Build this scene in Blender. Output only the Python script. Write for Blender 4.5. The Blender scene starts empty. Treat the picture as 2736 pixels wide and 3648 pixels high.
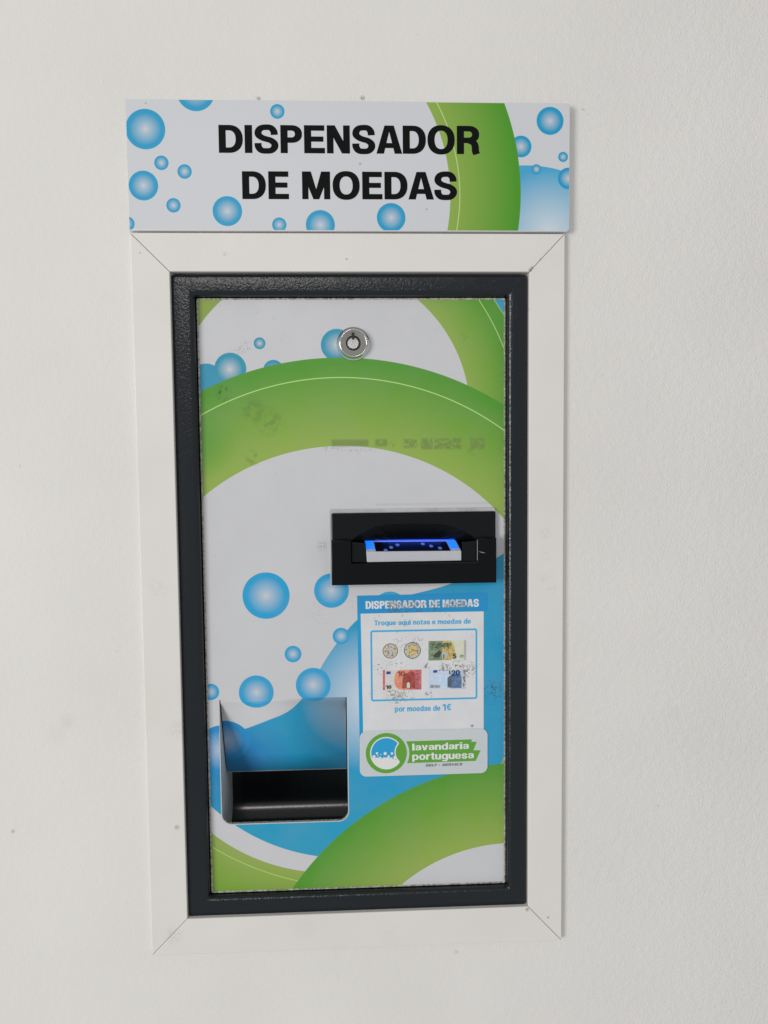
import bpy, bmesh, math, random
from mathutils import Matrix, Vector
random.seed(5)
S = bpy.context.scene
COL = S.collection
MM = 0.001
rad = math.radians

# ------------------------------------------------------------------ camera
F_PX = 2846.1
RV = (0.0666, -0.0464, -0.0116)
CAM = Vector((-5.51, -676.16, -186.51))          # millimetres, origin = top middle of the white trim, y into the wall


def rot(r):
    v = Vector(r)
    return Matrix.Rotation(v.length, 3, v.normalized())


RM = rot(RV) @ Matrix(((1, 0, 0), (0, 0, -1), (0, 1, 0)))
cd = bpy.data.cameras.new('camera')
cam = bpy.data.objects.new('camera', cd)
COL.objects.link(cam)
M3 = Matrix((RM[0], -RM[1], -RM[2])).transposed()
cam.matrix_world = Matrix.Translation(CAM * MM) @ M3.to_4x4()
cd.sensor_fit = 'VERTICAL'
cd.sensor_height = 24
cd.lens = F_PX / 3648 * 24
cd.clip_start = 0.01
cd.clip_end = 50
S.camera = cam

# ------------------------------------------------------------------ light
world = bpy.data.worlds.new('World')
S.world = world
world.use_nodes = True
bg = world.node_tree.nodes['Background']
bg.inputs[0].default_value = (0.97, 0.975, 0.985, 1)
bg.inputs[1].default_value = 0.46


def area(name, loc, target, sx, sy, power, color):
    l = bpy.data.lights.new(name, 'AREA')
    l.shape = 'RECTANGLE'
    l.size, l.size_y = sx, sy
    l.energy = power
    l.color = color
    o = bpy.data.objects.new(name, l)
    COL.objects.link(o)
    o.location = loc
    o.rotation_euler = (Vector(target) - Vector(loc)).to_track_quat('-Z', 'Y').to_euler()
    return o


area('window_light', (-5.2, -5.0, -0.1), (0, 0, -0.35), 2.4, 3.4, 272, (1.0, 0.982, 0.95))
area('room_light', (-0.5, -3.0, 0.95), (0.1, 0, -0.4), 1.0, 0.2, 10, (1.0, 0.97, 0.94))

S.view_settings.view_transform = 'Standard'
S.view_settings.look = 'None'
S.view_settings.exposure = 0
S.view_settings.gamma = 1
S.render.engine = 'CYCLES'

# ------------------------------------------------------------------ helpers


def P(px, py, y=0.0):
    """where a measured photo point lies on the real plane at depth y (mm)"""
    d = RM.transposed() @ Vector(((px - 1368) / F_PX, (py - 1824) / F_PX, 1))
    t = (y - CAM.y) / d.y
    q = CAM + d * t
    return (q.x, q.z)


def lin(v):
    v /= 255
    return v / 12.92 if v <= 0.04045 else ((v + 0.055) / 1.055) ** 2.4


def c(r, g, b, k=0.86):
    return (min(lin(r) / k, .95), min(lin(g) / k, .95), min(lin(b) / k, .95), 1)


def obj(name, me, parent=None, mats=()):
    o = bpy.data.objects.new(name, me)
    COL.objects.link(o)
    for m in mats:
        me.materials.append(m)
    if parent:
        o.parent = parent
    return o


def tag(o, label=None, cat=None, group=None, kind=None):
    for k, v in (('label', label), ('category', cat), ('group', group), ('kind', kind)):
        if v:
            o[k] = v
    return o


def set_uv(me):
    uv = me.uv_layers.new(name='UVMap')
    for lp in me.loops:
        co = me.vertices[lp.vertex_index].co
        uv.data[lp.index].uv = (co.x * 1000, co.z * 1000)


def plate_mesh(name, loops, yf, thick, bevel=0.0, res=2, edge_slot=False):
    """flat board: loops are (x,z) outlines in mm (later ones cut holes), front at depth yf"""
    cu = bpy.data.curves.new('tmp', 'CURVE')
    cu.dimensions = '2D'
    cu.fill_mode = 'BOTH'
    for lp in loops:
        sp = cu.splines.new('POLY')
        sp.points.add(len(lp) - 1)
        for i, (x, z) in enumerate(lp):
            sp.points[i].co = (x, z, 0, 1)
        sp.use_cyclic_u = True
    cu.extrude = thick / 2 - bevel
    cu.bevel_depth = bevel
    cu.bevel_resolution = res
    cu.offset = -bevel
    o = bpy.data.objects.new('tmp', cu)
    COL.objects.link(o)
    dg = bpy.context.evaluated_depsgraph_get()
    me = bpy.data.meshes.new_from_object(o.evaluated_get(dg))
    bpy.data.objects.remove(o)
    bpy.data.curves.remove(cu)
    me.name = name
    me.materials.clear()
    for v in me.vertices:
        x, y, z = v.co
        v.co = Vector((x, yf + thick / 2 - z, y)) * MM
    me.update()
    if not me.uv_layers:
        set_uv(me)
    else:
        for l in list(me.uv_layers):
            me.uv_layers.remove(l)
        set_uv(me)
    for p in me.polygons:
        if edge_slot:
            p.material_index = 0 if p.normal.y < -0.98 else 1
    return me


def plate(name, loops, yf, thick, mats, parent=None, bevel=0.0, edge_slot=False, res=2):
    return obj(name, plate_mesh(name, loops, yf, thick, bevel, res, edge_slot), parent, mats)


def rrect(x0, x1, z0, z1, r=0.0, n=6, corners=(1, 1, 1, 1)):
    """corners: bottom-left, bottom-right, top-right, top-left"""
    pts = []
    for i, (cx, cz, a) in enumerate(((x0, z0, 180), (x1, z0, 270), (x1, z1, 0), (x0, z1, 90))):
        if r and corners[i]:
            ox = cx + r if cx == x0 else cx - r
            oz = cz + r if cz == z0 else cz - r
            for k in range(n + 1):
                t = rad(a + 90 * k / n)
                pts.append((ox + r * math.cos(t), oz + r * math.sin(t)))
        else:
            pts.append((cx, cz))
    return pts


def circ(cx, cz, r, n=48):
    return [(cx + r * math.cos(2 * math.pi * k / n), cz + r * math.sin(2 * math.pi * k / n)) for k in range(n)]


def prism_bm(bm, loop, y0, y1):
    """closed prism over a convex-ish loop (x,z) between two depths"""
    a = [bm.verts.new((x * MM, y0 * MM, z * MM)) for x, z in loop]
    b = [bm.verts.new((x * MM, y1 * MM, z * MM)) for x, z in loop]
    bm.faces.new(a)
    bm.faces.new(list(reversed(b)))
    for i in range(len(a)):
        j = (i + 1) % len(a)
        bm.faces.new((a[i], b[i], b[j], a[j]))


def bm_obj(name, bm, parent, mats, smooth=False, bevel=None):
    bmesh.ops.recalc_face_normals(bm, faces=bm.faces)
    if bevel:
        bmesh.ops.bevel(bm, geom=[e for e in bm.edges if e.calc_face_angle(0) > 0.5], offset=bevel * MM, segments=3,
                        affect='EDGES', profile=0.5)
    me = bpy.data.meshes.new(name)
    bm.to_mesh(me)
    bm.free()
    if smooth:
        for p in me.polygons:
            p.use_smooth = True
    set_uv(me)
    return obj(name, me, parent, mats)


def flat_poly(name, loops, y, mat, parent):
    """very thin printed shape"""
    return plate(name, loops, y, 0.03, [mat], parent)


# ------------------------------------------------------------------ node helper
class N:
    def __init__(s, name):
        s.m = bpy.data.materials.new(name)
        s.m.use_nodes = True
        s.t = s.m.node_tree
        s.b = s.t.nodes['Principled BSDF']

    def node(s, t, **kw):
        n = s.t.nodes.new(t)
        for k, v in kw.items():
            setattr(n, k, v)
        return n

    def put(s, sock, v):
        if hasattr(v, 'is_linked') or isinstance(v, bpy.types.NodeSocket):
            s.t.links.new(v, sock)
        else:
            sock.default_value = v

    def math(s, op, a, b=0.0, cc=0.0, clamp=False):
        n = s.node('ShaderNodeMath', operation=op, use_clamp=clamp)
        s.put(n.inputs[0], a)
        s.put(n.inputs[1], b)
        s.put(n.inputs[2], cc)
        return n.outputs[0]

    def mix(s, f, a, b):
        n = s.node('ShaderNodeMix', data_type='RGBA')
        s.put(n.inputs[0], f)
        s.put(n.inputs[6], a)
        s.put(n.inputs[7], b)
        return n.outputs[2]

    def mr(s, v, a, b, lo=0.0, hi=1.0, smooth=False):
        n = s.node('ShaderNodeMapRange', interpolation_type='SMOOTHSTEP' if smooth else 'LINEAR')
        s.put(n.inputs[0], v)
        n.inputs[1].default_value, n.inputs[2].default_value = a, b
        n.inputs[3].default_value, n.inputs[4].default_value = lo, hi
        return n.outputs[0]

    def uv(s):
        n = s.node('ShaderNodeUVMap')
        n.uv_map = 'UVMap'
        s.vec = n.outputs[0]
        sp = s.node('ShaderNodeSeparateXYZ')
        s.t.links.new(s.vec, sp.inputs[0])
        s.x, s.z = sp.outputs[0], sp.outputs[1]

    def obj(s):
        """object coordinates, millimetres"""
        n = s.node('ShaderNodeTexCoord')
        v = s.node('ShaderNodeVectorMath', operation='SCALE')
        s.t.links.new(n.outputs['Object'], v.inputs[0])
        v.inputs['Scale'].default_value = 1000
        s.vec = v.outputs[0]
        sp = s.node('ShaderNodeSeparateXYZ')
        s.t.links.new(s.vec, sp.inputs[0])
        s.x, s.z = sp.outputs[0], sp.outputs[2]

    def dist(s, cx, cz):
        dx = s.math('SUBTRACT', s.x, cx)
        dz = s.math('SUBTRACT', s.z, cz)
        return s.math('SQRT', s.math('ADD', s.math('MULTIPLY', dx, dx), s.math('MULTIPLY', dz, dz)))

    def noise(s, scale, detail=2.0, rough=0.5, vec=None, stretch=None, w=0.0):
        n = s.node('ShaderNodeTexNoise')
        n.inputs['Scale'].default_value = scale
        n.inputs['Detail'].default_value = detail
        n.inputs['Roughness'].default_value = rough
        v = vec or s.vec
        mp = s.node('ShaderNodeMapping')
        s.t.links.new(v, mp.inputs[0])
        mp.inputs['Location'].default_value = (w, w * 1.7, w * .6)
        if stretch:
            mp.inputs['Scale'].default_value = stretch
        s.t.links.new(mp.outputs[0], n.inputs['Vector'])
        return n.outputs['Fac']

    def inside(s, d, r, soft=0.12):
        return s.mr(d, r + soft, r - soft)

    def box(s, x0, x1, z0, z1, soft=0.2):
        a = s.math('MULTIPLY', s.mr(s.x, x0 - soft, x0 + soft), s.mr(s.x, x1 + soft, x1 - soft))
        b = s.math('MULTIPLY', s.mr(s.z, z0 - soft, z0 + soft), s.mr(s.z, z1 + soft, z1 - soft))
        return s.math('MULTIPLY', a, b)

    def bump(s, h, strength, dist_mm):
        n = s.node('ShaderNodeBump')
        n.inputs['Strength'].default_value = strength
        n.inputs['Distance'].default_value = dist_mm * MM
        s.put(n.inputs['Height'], h)
        s.t.links.new(n.outputs[0], s.b.inputs['Normal'])

    def out(s, col, rough=0.5, metal=0.0, spec=None):
        s.put(s.b.inputs['Base Color'], col)
        s.put(s.b.inputs['Roughness'], rough)
        s.put(s.b.inputs['Metallic'], metal)
        if spec is not None:
            s.b.inputs['Specular IOR Level'].default_value = spec
        return s.m


def simple(name, col, rough=0.5, metal=0.0, bump=None, spec=None, vary=0.0):
    n = N(name)
    n.obj()
    col2 = col
    if vary:
        f = n.mr(n.noise(0.06, 4, .6), 0.3, 0.7)
        dk = tuple(v * (1 - vary) for v in col[:3]) + (1,)
        col2 = n.mix(f, dk, col)
    if bump:
        n.bump(n.noise(bump[0], 3, .55), bump[1], bump[2])
    return n.out(col2, rough, metal, spec)


def ink(name, col, rough=0.5):
    return simple(name, col, rough, spec=.15)


# ------------------------------------------------------------------ fitted circles
def fitc(pts):
    # algebraic least squares circle through plane points
    n = len(pts)
    A = [[0.0] * 4 for _ in range(3)]
    for x, z in pts:
        row = (x, z, 1.0)
        rhs = -(x * x + z * z)
        for i in range(3):
            for j in range(3):
                A[i][j] += row[i] * row[j]
            A[i][3] += row[i] * rhs
    for i in range(3):
        p = max(range(i, 3), key=lambda k: abs(A[k][i]))
        A[i], A[p] = A[p], A[i]
        for k in range(3):
            if k != i:
                f = A[k][i] / A[i][i]
                A[k] = [a - f * b for a, b in zip(A[k], A[i])]
    D, E_, F_ = (A[i][3] / A[i][i] for i in range(3))
    cx, cz = -D / 2, -E_ / 2
    return cx, cz, math.sqrt(max(cx * cx + cz * cz - F_, 1))


def crop(ox, oy, s, y, pts):
    return [P(ox + a / s, oy + b / s, y) for a, b in pts]


def R_mm(px, py, r, y):
    a = P(px - r, py, y)
    b = P(px + r, py, y)
    return (b[0] - a[0]) / 2


# ------------------------------------------------------------------ depths (mm)
Y_WALL = 5.0
Y_TRIM = 0.0
Y_SIGN = -2.0
Y_BLACK = 4.0
Y_PANEL = 11.0
HT = 615.83

# ------------------------------------------------------------------ WALL
w = N('wall_paint')
w.obj()
big = w.noise(0.006, 3, .5)
st = w.noise(0.75, 3, .55)
st2 = w.noise(0.16, 2, .5, w=31)
h = w.math('ADD', st, w.math('MULTIPLY', st2, 0.9))
colw = w.mix(w.mr(big, .3, .7), c(206, 204, 201), c(211, 209, 206))
dirt = w.noise(0.3, 5, .7, w=9)


def smudge(nn, colr, px, py, rx, y, col, thr=0.5, st=0.8, sc=0.5, stretch=None, soft=.1):
    cx, cz = P(px, py, y)
    d = nn.dist(cx, cz)
    f = nn.mr(d, rx, rx * .3)
    no = nn.mr(nn.noise(sc, 5, .65, stretch=stretch, w=px * .1), thr, thr + soft)
    f = nn.math('MULTIPLY', nn.math('MULTIPLY', f, no), st)
    return nn.mix(f, colr, col)


for px, py, r_, s_ in ((921, 351, 2.6, .8), (1292, 349, 2.6, .8), (937, 370, 1.2, .9), (1400, 365, 1, .6), (47, 2962, 2.4, .6), (2003, 1411, 1.3, 1.0),
                       (2078, 390, 1.4, .8), (2093, 408, 1.2, .6), (240, 2570, 9, .1), (200, 2620, 12, .07), (2395, 2540, 10, .06),
                       (1625, 3392, 2.4, .35), (70, 1660, 2, .25), (2345, 2870, 2, .25)):
    colw = smudge(w, colw, px, py, r_, Y_WALL, c(105, 103, 100), .42, s_, .8)
sp = w.mr(w.noise(.3, 1, .4, w=77), .79, .82)
colw = w.mix(w.math('MULTIPLY', sp, .2), colw, c(140, 138, 132))
w.bump(w.math('MULTIPLY', h, w.mr(w.x, 100, 330, .5, 1.6)), 0.6, 0.8)
MW = w.out(colw, 0.62)

x0i, x1i, z0i, z1i = -148.78, 149.98, -583.8, -31.28        # trim opening
wall = plate('wall', [rrect(-1300, 1300, -1500, 900), rrect(x0i - 3, x1i + 3, z0i - 3, z1i + 3)], Y_WALL, 14, [MW])
tag(wall, kind='structure')

# ------------------------------------------------------------------ WHITE TRIM
t = N('trim_paint')
t.obj()
colt = t.mix(t.mr(t.noise(.012, 4, .6), .3, .7), c(205, 202, 197), c(210, 207, 203))
for px, py, r_, s_, thr in ((1889, 962, 2.2, .95, .3), (1896, 954, 2.0, .9, .4), (1925, 925, 1.2, .8, .4), (1878, 3240, 2.2, .9, .3), (1942, 1900, 7, .17, .45), (1940, 1980, 8, .17, .48), (1938, 2060, 6, .22, .48), (1965, 2100, 6, .2, .5), (630, 2948, 3, .7, .4),
                            (1075, 3295, 16, .07, .4), (800, 905, 2, .5, .4), (1235, 923, 1.2, .9, .3), (1890, 1100, 3, .4, .5), (2050, 3000, 5, .5, .5),
                            (640, 1500, 12, .08, .45), (560, 2100, 14, .12, .45), (636, 2600, 12, .2, .45), (1380, 3310, 18, .06, .45),
                            (1953, 3268, 1.5, .9, .3), (499, 901, 1, .9, .3), (620, 3330, 10, .2, .42)):
    colt = smudge(t, colt, px, py, r_, 0, c(150, 146, 138), thr, s_, .5)
t.bump(t.math('ADD', t.noise(.35, 3, .5), t.noise(.05, 2, .5, w=4)), .22, .35)
MT = t.out(colt, 0.45)

trim = bpy.data.objects.new('white_casing', None)
COL.objects.link(trim)
trim.location = (0, 0, -HT * MM)
tag(trim, 'white painted mitred casing surrounding the black framed coin machine', 'casing')


def board(pts, liner):
    bm = bmesh.new()
    prism_bm(bm, pts, Y_TRIM, Y_WALL - 0.05)
    bmesh.ops.bevel(bm, geom=list({e for e in bm.edges if all(v.co.y < 0.001 for v in e.verts)}), offset=.7 * MM, segments=3, affect='EDGES', profile=.5)
    prism_bm(bm, liner, Y_WALL - .02, 16.0)
    return bm_obj('board', bm, trim, [MT])


g = 0.2
X, Hh = 180.0, HT
th = 1.6
O = [(-X, 0), (X, 0), (X, -Hh), (-X, -Hh)]
I = [(x0i, z1i), (x1i, z1i), (x1i, z0i), (x0i, z0i)]
board([(-X + g, 0), (X - g, 0), (I[1][0] - g, I[1][1]), (I[0][0] + g, I[0][1])], [(x0i + .1, z1i + th), (x1i - .1, z1i + th), (x1i - .1, z1i + .05), (x0i + .1, z1i + .05)])
board([(X, -g), (X, -Hh + g), (I[2][0], I[2][1] + g), (I[1][0], I[1][1] - g)], [(x1i + .05, z1i), (x1i + th, z1i), (x1i + th, z0i), (x1i + .05, z0i)])
board([(-X + g, -Hh), (X - g, -Hh), (I[2][0] - g, I[2][1]), (I[3][0] + g, I[3][1])], [(x0i + .1, z0i - th), (x1i - .1, z0i - th), (x1i - .1, z0i - .05), (x0i + .1, z0i - .05)])
board([(-X, -g), (-X, -Hh + g), (I[3][0], I[3][1] + g), (I[0][0], I[0][1] - g)], [(x0i - th, z1i), (x0i - .05, z1i), (x0i - .05, z0i), (x0i - th, z0i)])
for o in trim.children:
    o.matrix_parent_inverse = Matrix.Translation((0, 0, HT * MM))

# ------------------------------------------------------------------ art materials
WHITE_PRINT = c(192, 194, 198)
BLUE = c(32, 144, 186)
BLUE_D = c(36, 132, 165)
GREEN = c(88, 148, 55)
YGREEN = c(140, 166, 82)
LINE = c(172, 200, 128)


def bubble(nn, col, x, z, r, blue=BLUE, core=WHITE_PRINT, hx=0.0, hz=0.0, k=1.0):
    d = nn.dist(x, z)
    dh = nn.dist(x + hx, z + hz) if (hx or hz) else d
    f = nn.math('POWER', nn.mr(dh, 0.0, 0.8 * r, 1 - k, 1), 0.8)
    bc = nn.mix(f, core, blue)
    return nn.mix(nn.inside(d, r), col, bc)


def ring_col(nn, din, rin, dout, rout, inner, outer):
    a = nn.math('MAXIMUM', nn.math('SUBTRACT', din, rin), 0.001)
    b = nn.math('MAXIMUM', nn.math('SUBTRACT', rout, dout), 0.001)
    f = nn.math('DIVIDE', a, nn.math('ADD', a, b))
    return nn.mix(nn.mr(f, 0.05, 0.95), inner, outer)


def line_mask(nn, d, r, wdt):
    return nn.inside(nn.math('ABSOLUTE', nn.math('SUBTRACT', d, r)), wdt, .1)


# ------------------------------------------------------------------ SIGN
a = N('sign_print')
a.uv()
Y = Y_SIGN
col = WHITE_PRINT


def add_b(nn, col, lst, y, **kw):
    for px, py, r in lst:
        x, z = P(px, py, y)
        col = bubble(nn, col, x, z, R_mm(px, py, r, y), **kw)
    return col


col = add_b(a, col, [(1856, 522, 37.4), (1959.6, 430.6, 48), (2006, 559, 17.5)], Y)
bx, bz = P(1875, 1065, Y)
gx, gz = P(1955, 830, Y)
wat = a.mix(a.mr(a.dist(gx, gz), 3, 52, smooth=False), c(188, 200, 208), c(68, 154, 194))
col = a.mix(a.math('MULTIPLY', a.inside(a.dist(bx, bz), R_mm(1875, 900, 461, Y)), a.mr(a.x, P(1750, 700, Y)[0], P(1751, 700, Y)[0])), col, wat)
col = add_b(a, col, [(1911, 603, 17.5), (2024.7, 635.6, 37)], Y)
inn = fitc(crop(1250, 300, 1.9518, Y, [(522, 125), (600, 290), (655, 470), (685, 640), (690, 780), (670, 1025)]))
out = fitc(crop(1250, 300, 1.9518, Y, [(1066, 130), (1140, 380), (1170, 560), (1180, 700), (1178, 850), (1162, 1022)]))
lnc = fitc(crop(1250, 300, 1.9518, Y, [(598, 130), (680, 320), (730, 500), (757, 700), (752, 870), (735, 1020)]))
di, do = a.dist(inn[0], inn[1]), a.dist(out[0], out[1])
rc = ring_col(a, di, inn[2], do, out[2], c(132, 160, 72), c(72, 140, 38))
rc = a.mix(line_mask(a, a.dist(lnc[0], lnc[1]), lnc[2], .4), rc, LINE)
m_ = a.math('MULTIPLY', a.inside(do, out[2]), a.math('SUBTRACT', 1.0, a.inside(di, inn[2])))
col = a.mix(m_, col, rc)
col = add_b(a, col, [(517.8, 459.9, 71), (697, 326.6, 68), (988, 397, 25.6), (575, 580, 25.6), (657.7, 611, 25.6), (511, 661, 52.6),
                     (618, 731.4, 25.6), (810, 752, 52.6), (454, 797, 25.6), (995, 800.6, 25.6), (1141.4, 801, 51.7), (1393.5, 775.5, 51)], Y)
for px, py, r_ in ((519, 367, 1), (1520, 745, 1.2), (1283, 583, 1.5), (1700, 632, 1)):
    col = smudge(a, col, px, py, r_, Y, c(120, 124, 124), .35, .6, .8)
a.bump(a.noise(.25, 2, .5), .05, .2)
MS = a.out(col, 0.33, spec=.25)
M_EDGE = simple('sheet_edge', c(196, 198, 198), 0.4)

sign = bpy.data.objects.new('sign', None)
COL.objects.link(sign)
tag(sign, 'wide sign reading DISPENSADOR DE MOEDAS with blue bubbles and green curve', 'sign')
sx0, sx1, sz0, sz1 = P(459, 820, Y)[0], P(2030.5, 600, Y)[0], P(1200, 822.5, Y)[1], P(1200, 358.5, Y)[1]
plate('sign_panel', [rrect(sx0, sx1, sz0, sz1, 3.2, corners=(0, 1, 1, 0))], Y, 6.9, [MS, M_EDGE], sign, bevel=.6, edge_slot=True)

# ------------------------------------------------------------------ LETTERS (bold grotesque drawn as strips)


def spl(pts, n=6):
    q = [pts[0]] + list(pts) + [pts[-1]]
    o = []
    for i in range(1, len(q) - 2):
        p0, p1, p2, p3 = q[i - 1:i + 3]
        for k in range(n):
            t_ = k / n
            o.append(tuple(.5 * ((2 * b) + (-a_ + c_) * t_ + (2 * a_ - 5 * b + 4 * c_ - d_) * t_ ** 2 + (-a_ + 3 * b - 3 * c_ + d_) * t_ ** 3)
                           for a_, b, c_, d_ in zip(p0, p1, p2, p3)))
    o.append(pts[-1])
    return o


def ribbon(pts, sx, sy, smooth=True):
    p = spl(pts) if smooth else pts
    out_ = []
    for i in range(len(p)):
        a_ = p[max(i - 1, 0)]
        b_ = p[min(i + 1, len(p) - 1)]
        dx, dy = b_[0] - a_[0], b_[1] - a_[1]
        L = math.hypot(dx, dy) or 1
        nx, ny = -dy / L, dx / L
        # elliptical pen
        k = 1 / math.sqrt((nx * sx) ** 2 + (ny * sy) ** 2 + 1e-12)
        ox, oy = nx * sx * sx * k / 2, ny * sy * sy * k / 2
        out_.append(((p[i][0] + ox, p[i][1] + oy), (p[i][0] - ox, p[i][1] - oy)))
    return out_


def rc_(x0, y0, x1, y1):
    return [((x0, y0), (x0, y1)), ((x1, y0), (x1, y1))]


def quad(a_, b_, c2, d_):
    return [(a_, b_), (d_, c2)]


def cres(cx, cy, RX, RY, rx, ry, a0, a1, n=28, e=2.25):
    o = []
    for k in range(n + 1):
        t_ = rad(a0 + (a1 - a0) * k / n)
        ct, st_ = math.cos(t_), math.sin(t_)
        u = math.copysign(abs(ct) ** (2 / e), ct)
        v = math.copysign(abs(st_) ** (2 / e), st_)
        o.append(((cx + RX * u, cy + RY * v), (cx + rx * u, cy + ry * v)))
    return o


WID = dict(D=.84, I=.27, S=.82, P=.77, E=.73, N=.83, A=.9, O=.94, R=.82, M=.99, T=.74, L=.66, F=.68, V=.86, C=.84, a=.66, e=.66, o=.7, n=.66, m=1.02,
           r=.47, u=.66, i=.26, l=.26, t=.42, d=.7, q=.7, p=.7, g=.7, s=.63, v=.66)
WID.update({'-': .36, ' ': .3, '1': .46, '5': .6, '0': .64, '2': .62, '€': .72})
XH = .74


def glyph(ch, w_, sx, sy):
    if ch == ' ':
        return []
    if ch == 'I':
        return [rc_(0, 0, w_, 1)]
    if ch == '-':
        return [rc_(0, .28, w_, .28 + sy * 1.2)]
    if ch == 'D':
        k = w_ * .42
        return [rc_(0, 0, sx, 1), rc_(sx, 1 - sy, k, 1), rc_(sx, 0, k, sy), cres(k, .5, w_ - k, .5, w_ - k - sx, .5 - sy, 90, -90)]
    if ch in 'PR':
        k = w_ * .5
        m0 = .40 if ch == 'P' else .42
        rw = w_ if ch == 'P' else w_ * .97
        o = [rc_(0, 0, sx, 1), rc_(sx, 1 - sy, k, 1), rc_(sx, m0 - .03, k, m0 - .03 + sy),
             cres(k, (1 + m0 - .03) / 2, rw - k, (1 - m0 + .03) / 2, rw - k - sx, (1 - m0 + .03) / 2 - sy, 90, -90)]
        if ch == 'R':
            o.append(ribbon([(w_ * .52, m0 + .06), (w_ * .74, m0 - .03), (w_ * .8, .25), (w_ * .81, .1), (w_ * .865, 0)], sx, sy))
        return o
    if ch == 'E':
        return [rc_(0, 0, sx, 1), rc_(sx, 1 - sy, w_ * .98, 1), rc_(sx, .415, w_ * .93, .415 + sy * .95), rc_(sx, 0, w_, sy)]
    if ch == 'F':
        return [rc_(0, 0, sx, 1), rc_(sx, 1 - sy, w_, 1), rc_(sx, .4, w_ * .88, .4 + sy)]
    if ch == 'L':
        return [rc_(0, 0, sx, 1), rc_(sx, 0, w_, sy)]
    if ch == 'T':
        return [rc_(0, 1 - sy, w_, 1), rc_(w_ / 2 - sx / 2, 0, w_ / 2 + sx / 2, 1 - sy)]
    if ch == 'N':
        return [rc_(0, 0, sx * .93, 1), rc_(w_ - sx * .93, 0, w_, 1), quad((0, 1), (sx * 1.12, 1), (w_, 0), (w_ - sx * 1.12, 0))]
    if ch == 'M':
        k = sx * .98
        return [rc_(0, 0, k * .9, 1), rc_(w_ - k * .9, 0, w_, 1), quad((0, 1), (k * 1.28, 1), (w_ / 2 + k * .42, 0), (w_ / 2 - k * .42, 0)),
                quad((w_ - k * 1.28, 1), (w_, 1), (w_ / 2 + k * .42, 0), (w_ / 2 - k * .42, 0))]
    if ch == 'A':
        k = sx * 1.05
        return [quad((w_ / 2 - k * .62, 1), (w_ / 2 + k * .2, 1), (k, 0), (0, 0)), quad((w_ / 2 - k * .2, 1), (w_ / 2 + k * .62, 1), (w_, 0), (w_ - k, 0)),
                rc_(w_ * .2, .2, w_ * .8, .2 + sy * .92)]
    if ch in 'Vv':
        H_ = 1 if ch == 'V' else XH
        k = sx * 1.02
        return [quad((0, H_), (k, H_), (w_ / 2 + k * .3, 0), (w_ / 2 - k * .55, 0)), quad((w_ - k, H_), (w_, H_), (w_ / 2 + k * .55, 0), (w_ / 2 - k * .3, 0))]
    if ch == 'O':
        return [cres(w_ / 2, .5, w_ / 2, .52, w_ / 2 - sx, .52 - sy, 0, 360, 48)]
    if ch == '0':
        return [cres(w_ / 2, .5, w_ / 2, .5, w_ / 2 - sx, .5 - sy, 0, 360, 40)]
    if ch == 'C':
        return [cres(w_ / 2, .5, w_ / 2, .52, w_ / 2 - sx, .52 - sy, 38, 322, 40)]
    if ch == '€':
        return [cres(w_ * .56, .5, w_ * .46, .5, w_ * .46 - sx * .8, .5 - sy, 42, 318, 34), rc_(0, .56, w_ * .75, .56 + sy * .55), rc_(0, .36, w_ * .72, .36 + sy * .55)]
    H_ = 1.0
    y0 = 0.0

    def nn(lst, h_=1.0, yy=0.0):
        return [(w_ / 2 + u * (w_ - sx) / 2, yy + h_ / 2 + v * (h_ - sy) / 2) for u, v in lst]
    SP = [(.97, .36), (.9, .68), (.55, .95), (0, 1), (-.6, .93), (-.93, .68), (-.93, .36), (-.5, .12), (0, .0), (.5, -.1), (.95, -.34), (.98, -.68), (.6, -.95), (0, -1), (-.6, -.95), (-.95, -.66), (-1, -.34)]
    if ch == 'S':
        return [ribbon(nn(SP, 1.04, -.02), sx * .98, sy * 1.02)]
    if ch == 's':
        return [ribbon(nn(SP, XH + .02, -.01), sx * .9, sy * .92)]
    if ch == '1':
        return [rc_(w_ - sx, 0, w_, 1), quad((w_ - sx, 1), (w_ - sx, 1 - sy * 1.6), (0, .68), (0, .68 + sy))]
    if ch == '5':
        return [rc_(w_ * .15, 1 - sy, w_ * .95, 1), quad((w_ * .13, 1), (w_ * .13 + sx * .8, 1), (w_ * .05 + sx * .8, .5), (w_ * .05, .5)),
                ribbon(nn([(-.8, -.12), (-.2, .26), (.5, .2), (1, -.3), (.6, -.9), (0, -1), (-.7, -.92), (-1, -.55)]), sx * .95, sy)]
    if ch == '2':
        return [ribbon(nn([(-.95, .45), (-.6, .92), (0, 1), (.7, .9), (1, .45), (.6, .0), (-.2, -.4), (-.85, -.95)]), sx * .95, sy), rc_(0, 0, w_, sy)]
    if ch == 'o':
        return [cres(w_ / 2, XH / 2, w_ / 2, XH / 2 + .01, w_ / 2 - sx, XH / 2 + .01 - sy * .9, 0, 360, 36)]
    if ch in 'dqpg':
        ring = cres(w_ / 2, XH / 2, w_ / 2, XH / 2 + .01, w_ / 2 - sx, XH / 2 + .01 - sy * .9, 0, 360, 36)
        if ch == 'd':
            return [ring, rc_(w_ - sx, 0, w_, 1)]
        if ch == 'q':
            return [ring, rc_(w_ - sx, -.24, w_, XH)]
        if ch == 'p':
            return [ring, rc_(0, -.24, sx, XH)]
        return [ring, ribbon([(w_ - sx / 2, XH), (w_ - sx / 2, .3), (w_ - sx / 2, 0), (w_ * .72, -.17), (w_ * .45, -.2), (w_ * .1, -.13)], sx, sy * .9)]
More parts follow.
